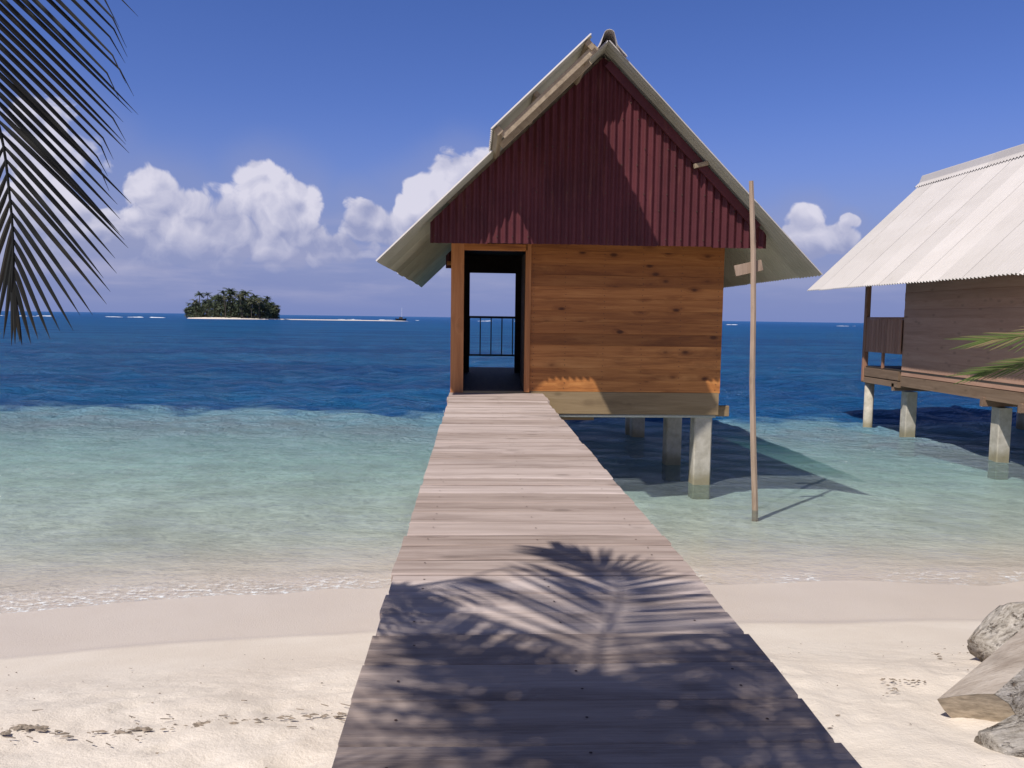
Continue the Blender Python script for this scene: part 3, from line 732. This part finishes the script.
for i in range(len(edges)-1):
    y0, y1 = edges[i]+.008, edges[i+1]-.008
    l = DL+random.uniform(-.008, .008); r_ = DR+random.uniform(-.009, .009)
    if y1 > 13.2: l -= .03; r_ += .05
    if y1 > YW-.3: l += .0
    za = DZ+random.uniform(-.003, .003); zb = DZ+random.uniform(-.003, .003); tw = random.uniform(-.004, .004); cz = random.uniform(-.004, .006)
    wd = y1-y0; c_ = .008; th = .045
    prof = [(0, -th), (wd, -th), (wd, -c_), (wd-c_, 0), (c_, 0), (0, -c_)]
    mb = MB(); ns = 9; vs = []; ph = random.uniform(0, 6)
    for j in range(ns):
        u = j/(ns-1); x = l+(r_-l)*u; zc = za+(zb-za)*u+cz*math.sin(u*3.14)
        wob = .003*math.sin(u*7+ph)+.002*math.sin(u*17+ph*2)
        for k, (py_, pz) in enumerate(prof):
            e = wob if py_ > wd/2 else -.6*wob
            xe = random.uniform(-.004, .004) if j in (0, ns-1) else 0
            vs.append((x+xe, y0+py_+e, zc+pz+tw*(py_/wd-.5)*2))
    m = 6
    fs = [(j*m+k, j*m+(k+1) % m, (j+1)*m+(k+1) % m, (j+1)*m+k) for j in range(ns-1) for k in range(m)]
    fs += [tuple(range(m-1, -1, -1)), tuple(range((ns-1)*m, ns*m))]
    mb.add(vs, fs); wpart('plank', mb, M['deck'])
    for xx in (DL+.16, (DL+DR)/2, DR-.17):
        for q in ((.25, .75) if random.random() < .35 else (.5,)):
            if random.random() < .25: continue
            x = xx+random.uniform(-.02, .02); yy = y0+wd*q+random.uniform(-.015, .015)
            nails.add([(x+.006*math.cos(a*1.047), yy+.006*math.sin(a*1.047), za+(zb-za)*.5+.0045+cz) for a in range(6)], [tuple(range(6))])
tag(wpart('nail_heads', nails, M['nail']), kind='stuff')
for xx in (DL+.16, (DL+DR)/2, DR-.17):
    mb = MB(); mb.beam((xx, -1.4, DZ-.14), (xx, YW-.12, DZ-.14), .07, .17); wpart('stringer', mb, M['grey_y'])
for yy in (1.0, 4.2, 7.4, 10.4, 13.2):
    mb = MB(); mb.beam((DL+.05, yy, DZ-.30), (DR-.05, yy, DZ-.30), .08, .14); wpart('cross_beam', mb, M['grey_x'])
    for xx in (DL+.16, DR-.17):
        mb = MB(); mb.tube([(xx, yy, -1.5), (xx, yy, DZ-.37)], .075, 10); wpart('support_post', mb, M['pole'], None, True)

# ------------------------------------------------------------------ upright pole in the shallows
pb = at(754, 512, 12.55); pb.z = 0
pt = at(752, 181, 12.45)
pole = empty('wooden_pole', pb, 'tall thin bleached pole standing in the shallows right of the boardwalk', 'pole')
mb = MB(); vv = pt-Vector(pb); pts = [Vector((0, 0, 0))+vv*k for k in (-.10, 0, .2, .4, .6, .8, 1.0)]
pts = [p+Vector((.018*math.sin(i*1.7), 0, 0)) for i, p in enumerate(pts)]
mb.tube(pts, [.052, .052, .050, .047, .044, .042, .038], 8, lump=.12); mb.build('shaft', M['pole'], pole, False)
ca = at(735, 271, 12.53)-Vector(pb); cb = at(762, 265, 12.53)-Vector(pb)
mb = MB(); mb.beam(ca, cb, .03, .17, ch=.08); mb.build('crosspiece', M['pole'], pole)

# ------------------------------------------------------------------ driftwood by the right edge
def gz(x, y): return float(ground_z(np.array([x]), np.array([y]))[0])
def log(name, pts, rads, label, mat_, seed, seg=20, lump=.35):
    P = [Vector(p) for p in pts]; o0 = P[0].copy()
    n = 34; pp = []; rr = []; seg = 44
    for i in range(n):
        u = i/(n-1)*(len(P)-1); k = min(int(u), len(P)-2); f_ = u-k
        pp.append(P[k].lerp(P[k+1], f_)-o0); rr.append(rads[k]*(1-f_)+rads[k+1]*f_)
    q_ = (P[-1]-P[0]).to_track_quat('X', 'Z'); pp = [q_.inverted() @ p for p in pp]
    mb = MB(); mb.tube(pp, rr, seg, lump=lump, seed=seed)
    me = mb.mesh(name, mat_, True); o = link(name, me); o.location = o0; o.rotation_euler = q_.to_euler()
    tag(o, label, 'log', 'driftwood pile by the right edge'); return o
A = at(986, 641, 6.0); B = at(1045, 596, 6.25); A.z = gz(A.x, 6.0)+.17
A = at(984, 652, 5.2); B = at(1060, 618, 5.45)
log('driftwood_log', [A, A.lerp(B, .45)+Vector((0, .03, .05)), B, B+Vector((.6, .35, .0))], [.11, .15, .16, .15], 'cracked grey driftwood log at the back of the pile, nearest the water', M['barkwood'], 3, 26, .36)
A = at(992, 752, 3.62); B = at(1085, 742, 3.75)
log('driftwood_log', [A+Vector((-.02, 0, 0)), A.lerp(B, .4)+Vector((0, 0, .02)), B, B+Vector((.7, .1, -.02))], [.095, .135, .15, .15], 'cracked driftwood log lowest in the corner, in front of the sawn beam', M['barkwood'], 9, 26, .34)
# sawn beam: a trunk with one flat top and an obliquely cut end
A = at(972, 712, 4.0); B = at(1075, 622, 4.5); D = (B-A).normalized()
bo = empty('sawn_beam', A, 'half squared driftwood beam with a flat top and oblique sawn end pointing at the boardwalk', 'beam', 'driftwood pile by the right edge')
upv = Vector((.06, .22, 1)); sd = D.cross(upv).normalized(); up2 = sd.cross(D).normalized()
if up2.z < 0: up2 = -up2
prof = [(-.115, .09), (-.04, .10), (.04, .10), (.10, .09), (.135, .02), (.14, -.08), (.10, -.18), (.03, -.215), (-.05, -.18), (-.09, -.09), (-.11, .02)]
mb = MB(); ns = 16; vs = []; m = len(prof)
for j in range(ns):
    u = j/(ns-1)*1.5
    for (a, b) in prof:
        cut = -.20*(b-.08)/.25 if False else 0
        p = D*(u+(0 if j else (.25*(-b+.09)+a*.8)))+sd*a+up2*b
        rr = 1+.16*mnoise.noise(p*6+Vector((4, 0, 0)))*(0 if b > .07 else 1)
        vs.append(D*(u+.12*(j > 0)+(0 if j else .25*(-b+.09)+a*.8*(1 if sd.y < 0 else -1)))+sd*a*rr+up2*b*(rr if b < .07 else 1))
fs = [(j*m+k, j*m+(k+1) % m, (j+1)*m+(k+1) % m, (j+1)*m+k) for j in range(ns-1) for k in range(m)]
mi = [0 if k in (0, 1, 2) else 1 for j in range(ns-1) for k in range(m)]
mb.add(vs, fs); mb.mi = mi; mb.f.append(tuple(range((ns-1)*m, ns*m))); mb.mi.append(0)
mb.build('trunk', [M['driftwood'], M['barkwood']], bo)
mb = MB(); mb.add([Vector(v)-D*.003 for v in vs[:m]], [tuple(range(m-1, -1, -1))]); mb.build('sawn_end', M['cut'], bo)

# ------------------------------------------------------------------ beach wrack: seaweed and twigs
wr = MB(); g5 = random.Random(4)
def flake(x, y, s_, tall=.4):
    z = gz(x, y)+.012; a = g5.uniform(0, 6.28); n = g5.choice((4, 5, 6)); hgt = s_*tall
    pts = []
    for k in range(n):
        r_ = s_*g5.uniform(.5, 1.1); th = a+6.28*k/n
        pts.append((x+r_*math.cos(th)*1.7, y+r_*math.sin(th)*.6, z+g5.uniform(-.005, hgt*.4)))
    pts.append((x, y, z+hgt)); wr.add(pts, [(k, (k+1) % n, n) for k in range(n)])
def sandpt(px, py):
    d = ray(px, py); lo_, hi_ = 1.5, 9.0
    for _ in range(40):
        y_ = (lo_+hi_)/2; p = d*(y_/d.y)
        if CAMZ+p.z > gz(p.x, y_): lo_ = y_
        else: hi_ = y_
    p = d*(lo_/d.y); return p.x, lo_
line = [(0, 734), (18, 729), (45, 731), (70, 737), (110, 734), (150, 731), (190, 729), (215, 722), (255, 722), (290, 719), (325, 717), (345, 719)]
dense = {0: 2.6, 1: 4, 2: 1.2, 3: .4, 4: 2.4, 5: .6, 6: 1.8, 7: .6, 8: .9, 9: .5, 10: .5}
for i in range(len(line)-1):
    a, b = line[i], line[i+1]
    for k in range(int(14*dense[i])):
        u = g5.random(); px, py = a[0]+(b[0]-a[0])*u, a[1]+(b[1]-a[1])*u+g5.gauss(0, 1.6)
        x, y = sandpt(px, py); flake(x, y, g5.choice((.004, .006, .009, .013, .024))*g5.uniform(.7, 1.2))
for (a, b, n) in (((880, 682), (925, 684), 26), ((900, 690), (880, 700), 8), ((845, 705), (830, 730), 6), ((935, 655), (942, 660), 10)):
    for k in range(n):
        u = g5.random(); x, y = sandpt(a[0]+(b[0]-a[0])*u, a[1]+(b[1]-a[1])*u+g5.gauss(0, 1.5)); flake(x, y, g5.uniform(.004, .014))
for k in range(260):
    x, y = g5.uniform(-4, 5), g5.uniform(2.6, 6.2); flake(x, y, g5.uniform(.002, .008), .5)
for k in range(26):
    px = g5.uniform(-10, 345); x, y = sandpt(px, 728+g5.gauss(0, 14)); a = g5.uniform(-.5, .5); L = g5.uniform(.015, .07); z = gz(x, y)+.02
    wr.beam((x, y, z), (x+L*math.cos(a), y+L*math.sin(a), gz(x, y)+.016), .004, .004)
tag(wr.build('seaweed_wrack', M['weed']), 'dark line of dried seaweed and twigs across the sand', None, None, 'stuff')

# ------------------------------------------------------------------ palms
def leaflet_mesh(name, base, d, L, wd, droop, nrm_, mat_, mb=None, kink=0, seg=7):
    """one blade: folded strip that droops along its length"""
    own = mb is None; mb = mb or MB(); p = Vector(base); d = Vector(d).normalized(); vs = []
    nrm_ = Vector(nrm_)
    for i in range(seg+1):
        u = i/seg; w_ = wd*min(1, .45+u*4)*(1-u**2.2)**.8 if u < 1 else .0008
        side = d.cross(nrm_).normalized(); nn = side.cross(d).normalized()
        vs += [p-side*w_*.5-nn*w_*.22, p+nn*w_*.05, p+side*w_*.5-nn*w_*.22]
        dr = droop*(1+2*u)/seg
        if kink and u > .78: dr += kink/seg*3.2
        d = (d+Vector((0, 0, -1))*dr).normalized(); p = p+d*(L/seg)
    fs = []
    for i in range(seg):
        o = 3*i; fs += [(o, o+1, o+4, o+3), (o+1, o+2, o+5, o+4)]
    mb.add(vs, fs)
    return mb.mesh(name, mat_) if own else None
def catmull(P, n):
    P = [Vector(p) for p in P]; Q = [2*P[0]-P[1]]+P+[2*P[-1]-P[-2]]; out_ = []
    for i in range(n+1):
        u = i/n*(len(P)-1); k = min(int(u), len(P)-2); f_ = u-k; a, b, c, d = Q[k:k+4]
        out_.append(.5*((2*b)+(c-a)*f_+(2*a-5*b+4*c-d)*f_*f_+(3*b-a-3*c+d)*f_**3))
    return out_
def resample(C, n):
    d = [0]
    for a, b in zip(C[:-1], C[1:]): d.append(d[-1]+(b-a).length)
    out_ = []; k = 0
    for i in range(n+1):
        t_ = d[-1]*i/n
        while k < len(C)-2 and d[k+1] < t_: k += 1
        out_.append(C[k].lerp(C[k+1], (t_-d[k])/max(1e-9, d[k+1]-d[k])))
    return out_
def frond(root, P, n, Lmax, wd, side_hint, sep=False, droop=.12, seed=0, mat_='leaf', start=.15, kink=False, tw=.9, rad0=.02, angf=None, lenf=None, dirf=None):
    """rachis along P with leaflets both sides; sep: each leaflet its own object"""
    rr = random.Random(seed); C = resample(catmull(P, 200), n); off = Vector(root.location)
    C = [c-off for c in C]
    mb = MB(); mb.tube(C, [rad0*(1-.85*i/n)+.002 for i in range(n+1)], 6)
    if not sep: lb = mb
    ro = None
    if sep: ro = mb.build('frond', M[mat_], root, True)
    for i in range(int(n*start), n+1):
        u = i/n; t_ = (C[min(i+1, n)]-C[max(i-1, 0)]).normalized()
        pl = Vector(side_hint(u)) if callable(side_hint) else Vector(side_hint)
        s_ = t_.cross(pl).normalized(); nn = s_.cross(t_).normalized()
        prof = math.sin(min(1, (u-start)/(.30)+.35)*math.pi/2)*(1-.72*max(0, (u-.45)/.55)**1.4)
        for sg in (-1, 1):
            ang = (angf(u) if angf else tw*(1-.62*u**1.6))+rr.uniform(-.05, .05)*(.4 if angf else 1)
            d = t_*math.cos(ang)+s_*sg*math.sin(ang)+nn*rr.uniform(-.08, .08)*(.35 if angf else 1)
            if dirf: d = (Vector(dirf(u, sg))+Vector((rr.uniform(-.02, .02), rr.uniform(-.06, .06), rr.uniform(-.02, .02)))).normalized(); nn = pl
            L = (lenf(u) if lenf else Lmax*prof)*rr.uniform(.94, 1.05)
            kk = rr.uniform(1.2, 3.2) if (kink and rr.random() < .65 and u < .88) else 0
            if sep:
                me = leaflet_mesh('leaflet', C[i], d, L, wd, droop, nn, M[mat_], None, kk, 9); link('leaflet', me, ro)
            else: leaflet_mesh('', C[i], d, L, wd, droop, nn, None, lb, kk, 5)
    if not sep: ro = mb.build('frond', M[mat_], root, False)
    return ro

CR = Vector((-1.45, -.35, 5.5))
p1 = empty('palm_tree', (-1.75, -1.5, gz(-1.75, -1.5)-.1), 'coconut palm whose long frond hangs down in the upper left corner', 'palm tree')
mb = MB(); o0 = p1.location
tp = [Vector((-1.75, -1.5, o0.z)), Vector((-1.85, -1.3, 2.6)), Vector((-1.7, -.9, 4.2)), CR]
mb.tube([p-o0 for p in catmull(tp, 24)], [.15-.05*i/24+.012*(i % 2) for i in range(25)], 14); mb.build('trunk', M['trunk'], p1)
# the hanging frond seen in the corner
H = [CR, (-1.70, 1.0, 6.1), (-1.88, 1.9, 5.85)]
for (px, py, Y_) in ((-105, -260, 2.42), (-68, -110, 2.5), (-30, 30, 2.5), (0, 130, 2.5), (9, 190, 2.5), (13, 240, 2.5), (12, 292, 2.5)): H.append(at(px, py, Y_))
def hang(u, sg):
    a = R(float(np.interp(u, [.66, .765, .85, .906, .94, .97, 1.0], [48, 47, 46, 44, 40, 27, 8])))
    if sg*HSGN < 0: a = R(14)-a
    return (math.sin(a), 0, -math.cos(a))
HSGN = 1
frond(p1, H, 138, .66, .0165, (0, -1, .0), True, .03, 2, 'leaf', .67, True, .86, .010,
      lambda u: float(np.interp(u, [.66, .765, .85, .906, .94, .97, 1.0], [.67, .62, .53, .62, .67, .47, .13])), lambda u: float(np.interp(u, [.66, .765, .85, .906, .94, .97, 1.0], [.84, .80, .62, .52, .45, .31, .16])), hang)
def sh(x, y, h): return Vector((x, y, DZ+h)) + (-SUN)*0 - Vector((.95, 1.0, -1.8))*(h/1.8) + Vector((0, 0, -h))
def fr_sh(pts, n, L, seed, **k):     # frond that shades the given line on the deck
    P = [CR]+[Vector((x, y, DZ))-Vector((.95, 1, -1.8))*(h/1.8) for x, y, h in pts]
    frond(p1, P, n, L, .042, (0, 0, 1), False, .10, seed, 'leaf', .18, False, 1.05)
fr_sh([(.50, 2.6, 3.9), (.52, 3.15, 3.7), (.70, 3.7, 3.4), (.74, 4.15, 3.1), (.50, 4.55, 2.95)], 64, 1.15, 5)
fr_sh([(.45, 2.3, 4.0), (.2, 2.8, 3.8), (-.1, 3.3, 3.5), (-.3, 3.75, 3.3), (-.36, 3.95, 3.1)], 50, .62, 17)
fr_sh([(.5, 2.2, 4.0), (.5, 2.6, 3.8), (.45, 2.9, 3.6)], 40, .7, 19)
fr_sh([(.9, 2.3, 3.8), (1.15, 2.8, 3.5), (1.3, 3.3, 3.0)], 34, .75, 6)
fr_sh([(.2, 2.4, 3.9), (-.05, 2.9, 3.7), (-.22, 3.3, 3.4)], 34, .6, 7)
for i, (az_, ln, dr_) in enumerate(((20, 2.2, .5), (100, 2.4, .8), (150, 2.6, .9), (200, 2.4, .8), (-60, 1.7, .9), (60, 2.0, .6), (-20, 1.3, -.1))):
    a = R(az_); dv = Vector((math.sin(a), math.cos(a), 0))
    P = [CR, CR+dv*ln*.35+Vector((0, 0, .35)), CR+dv*ln*.7+Vector((0, 0, .15)), CR+dv*ln+Vector((0, 0, -dr_))]
    if P[-1].y > .6 and P[-1].x > -1: P = P[:3]
    frond(p1, P, 34, .7, .03, (0, 0, 1), False, .12, 20+i, 'leaf', .15, False, 1.0)

# young palm whose tips reach in from the right
b2 = Vector((4.75, 5.3, gz(4.75, 5.3)-.05))
p2 = empty('palm_tree', b2, 'young green palm reaching in from the right edge in front of the brown hut', 'palm tree')
mb = MB(); C2 = Vector((4.7, 5.2, 2.55)); mb.tube([Vector((0, 0, 0)), Vector((.02, 0, .8)), C2-b2], [.09, .08, .05], 10); mb.build('trunk', M['trunk'], p2)
T1 = [C2, at(1120, 320, 5.1), at(1035, 334, 5.0), at(985, 340, 4.95)]
frond(p2, T1, 30, .46, .013, (0, -.8, .6), True, .02, 31, 'leaf_young', .3, False, .62, .012, lambda u: .5-.35*u, lambda u: .46-.18*u)
T2 = [C2, at(1120, 345, 5.2), at(1050, 358, 5.15), at(985, 372, 5.1)]
frond(p2, T2, 26, .4, .013, (0, -.8, .6), True, .015, 33, 'leaf_young', .3, False, .55, .012, lambda u: .45-.3*u, lambda u: .42-.16*u)
for i, (az_, ln) in enumerate(((120, 1.2), (70, 1.1), (170, 1.0), (30, .9))):
    a = R(az_); dv = Vector((math.sin(a), math.cos(a), 0))
    frond(p2, [C2, C2+dv*ln*.4+Vector((0, 0, .5)), C2+dv*ln*.8+Vector((0, 0, .55)), C2+dv*ln*1.1+Vector((0, 0, .2))], 22, .4, .02, (0, 0, 1), False, .1, 40+i, 'leaf_young', .2, False, .9)

# ------------------------------------------------------------------ far islet with coconut palms
ID = 480.0
ic = at(221, 316, ID)
mb = MB(); n = 48
ringz = [(1.0, -.6), (.93, .5), (.6, 1.0), (0.001, 1.2)]
vs = []
for (k, z) in ringz:
    for j in range(n):
        a = 2*math.pi*j/n; q = 1+.08*math.sin(3*a+1); vs.append((math.cos(a)*30.5*k*q, math.sin(a)*24*k*q, z))
fs = [(i*n+j, i*n+(j+1) % n, (i+1)*n+(j+1) % n, (i+1)*n+j) for i in range(3) for j in range(n)]
mb.add(vs, fs); isl = mb.build('islet', M['sand'], None, True); isl.location = (ic.x, ID+24, 0); isl['kind'] = 'structure'
mb = MB(); vs = []
for k, z in ((1.0, -.4), (.8, .35), (.001, .45)):
    for j in range(n):
        a = 2*math.pi*j/n; vs.append((math.cos(a)*50*k, math.sin(a)*5*k, z))
mb.add(vs, [(i*n+j, i*n+(j+1) % n, (i+1)*n+(j+1) % n, (i+1)*n+j) for i in range(2) for j in range(n)])
sb = mb.build('sand_bar', M['sand'], None, True); sb.location = (at(335, 316, 500).x, 510, 0); sb['kind'] = 'structure'
g6 = random.Random(12)
def far_palm(hgt, seed):
    q = random.Random(seed); root = empty('coconut_palm', (0, 0, 0))
    lean = q.uniform(-1.6, 1.6); top = Vector((lean, q.uniform(-.5, .5), hgt))
    mb = MB(); mb.tube([Vector((0, 0, -.5)), Vector((lean*.25, 0, hgt*.5)), top], [.28, .2, .16], 6); mb.build('trunk', M['trunk_far'], root)
    mb = MB()
    for k in range(17):
        a = 6.28*k/17+q.uniform(-.2, .2); e = q.uniform(-.35, .95); Lf = q.uniform(2.3, 3.4)
        dv = Vector((math.cos(a)*math.cos(e), math.sin(a)*math.cos(e), math.sin(e)))
        pts = [top]; d = dv.copy()
        for s_ in range(5): pts.append(pts[-1]+d*Lf/5); d = (d+Vector((0, 0, -.24))).normalized()
        for s_ in range(5):
            t_ = (pts[s_+1]-pts[s_]).normalized(); sdv = t_.cross(Vector((0, 0, 1))).normalized()
            for sg in (-1, 1):
                for hh_ in (0, .5):
                    bp = pts[s_].lerp(pts[s_+1], hh_); ll = .95*(1-.12*s_)
                    tip = bp+sdv*sg*ll*.8+t_*ll*.5-Vector((0, 0, ll*.45))
                    mb.add([bp, bp+t_*.30, tip], [(0, 1, 2)])
    mb.build('crown', M['leaf_far'], root); return root
protos = [far_palm(h_, 50+i) for i, h_ in enumerate((13.5, 11.5, 9.5, 8, 12.5))]
LAB = 'coconut palm among the many crowding the far islet'
count = 0; base_x = ic.x
outline = [(-29, 7.5), (-27, 9.5), (-22, 10), (-19, 13.5), (-15, 13), (-12, 15), (-8, 14.5), (-2, 14.2), (3, 15.2), (9, 14.8), (14, 14.5), (18, 13), (22, 13.4), (26, 10), (29, 7.5)]
for i in range(120):
    u = g6.uniform(-29, 29); dy = g6.uniform(-1, 1)*20*math.sqrt(max(.02, 1-(u/31)**2))
    hmax = np.interp(u, [o[0] for o in outline], [o[1] for o in outline])
    hgt = hmax*g6.uniform(.45, .95)-1.2 if i > 26 else hmax*g6.uniform(.85, 1.22)-1.0
    hgt = max(hgt, 2.2)
    pr = g6.choice(protos)
    if count < len(protos): pr = protos[count]; o = pr
    else:
        o = pr.copy(); col.objects.link(o)
        for ch in list(pr.children): c_ = ch.copy(); col.objects.link(c_); c_.parent = o
    src = {0: 13.5, 1: 11.5, 2: 9.5, 3: 8, 4: 12.5}[protos.index(pr)]
    s_ = max(.62, hgt/src) if hgt < src else hgt/src
    zoff = hgt-src*s_
    o.location = (base_x+u*.93, ID+24+dy, .9+min(0, zoff)); o.rotation_euler = (0, 0, g6.uniform(0, 6.28)); o.scale = (max(s_, .8),)*2+(s_,)
    tag(o, LAB, 'palm tree', 'coconut palms on the far islet'); count += 1
# undergrowth
ug = MB()
for i in range(5200):
    u = g6.uniform(-29.5, 29); k = math.sqrt(max(.02, 1-(u/30.5)**2)); dy = g6.uniform(-20, 20)*k
    top_ = np.interp(u, [o[0] for o in outline], [o[1] for o in outline])*.66
    z = 1+g6.random()*top_; c_ = Vector((u, dy, z)); s_ = g6.uniform(.5, 1.3)
    a = Vector((g6.gauss(0, 1), g6.gauss(0, 1), g6.gauss(0, 1))).normalized()*s_; b = a.cross(Vector((g6.gauss(0, 1), g6.gauss(0, 1), g6.gauss(0, 1)))).normalized()*s_
    u *= .93; c_.x = u; ug.add([c_-a*.5-b*.4, c_+a, c_+b], [(0, 1, 2)])
uo = ug.build('undergrowth', M['leaf_far']); uo.location = (base_x, ID+24, 0); tag(uo, 'dense green scrub filling the far islet between palms', None, None, 'stuff')

# surf breaking on the reef, and a small boat by it
sf = MB(); g7 = random.Random(8)
for (px0, px1, Y_, n_) in ((-60, 60, 520, 18), (108, 160, 560, 11), (282, 300, 560, 3), (340, 420, 640, 9), (728, 736, 620, 2), (832, 862, 700, 4), (448, 520, 700, 5)):
    for k in range(n_):
        px = g7.uniform(px0, px1); p = at(px, 317, Y_+g7.uniform(-25, 25)); L = g7.uniform(1.5, 6); h_ = g7.uniform(.08, .45)
        vs = []; m = 6
        for j in range(m+1):
            a = j/m; e = math.sin(a*3.14)**.6
            for (dy, dzv) in ((-.9, 0), (-.3, 1), (.3, .8), (.9, 0)): vs.append((p.x+(a-.5)*L*2, p.y+dy*e*1.2, -.05+dzv*h_*e*g7.uniform(.7, 1.1)))
        sf.add(vs, [(j*4+q, j*4+q+1, j*4+q+5, j*4+q+4) for j in range(m) for q in range(3)])
so = sf.build('surf', M['foam'], None, True); tag(so, 'white lines of surf breaking on the far reef', None, None, 'stuff')
bp = at(401, 317, 600); bt = empty('sailboat', (bp.x, 600, 0), 'tiny dark boat with a thin mast near the horizon, left of the red gabled hut', 'boat')
mb = MB(); vs = []
hs = [(-4.2, .25, 1.7), (-3.2, 1.0, 1.35), (-1, 1.4, 1.2), (1.5, 1.3, 1.25), (3.2, .9, 1.5), (4.0, .2, 1.75)]
for (x, w_, h_) in hs: vs += [(x, -w_, h_), (x*.93, -w_*.6, -.3), (x*.93, w_*.6, -.3), (x, w_, h_)]
fs = [(i*4+k, i*4+k+1, i*4+k+5, i*4+k+4) for i in range(5) for k in range(3)]+[(i*4+3, i*4, i*4+4, i*4+7) for i in range(5)]+[(0, 3, 2, 1), (20, 21, 22, 23)]
mb.add(vs, fs); mb.build('hull', M['black'], bt)
mb = MB(); mb.add([(-1.6, -.8, 1.2), (1.4, -.8, 1.2), (1.4, .8, 1.2), (-1.6, .8, 1.2), (-1.3, -.6, 2.6), (.9, -.6, 2.6), (.9, .6, 2.6), (-1.3, .6, 2.6)], [(0,1,5,4),(1,2,6,5),(2,3,7,6),(3,0,4,7),(4,5,6,7)]); mb.build('cabin', M['dark'], bt)
mb = MB(); mb.tube([(.6, 0, 1), (.6, 0, 9.5)], [.12, .07], 6); mb.build('mast', M['foam'], bt)
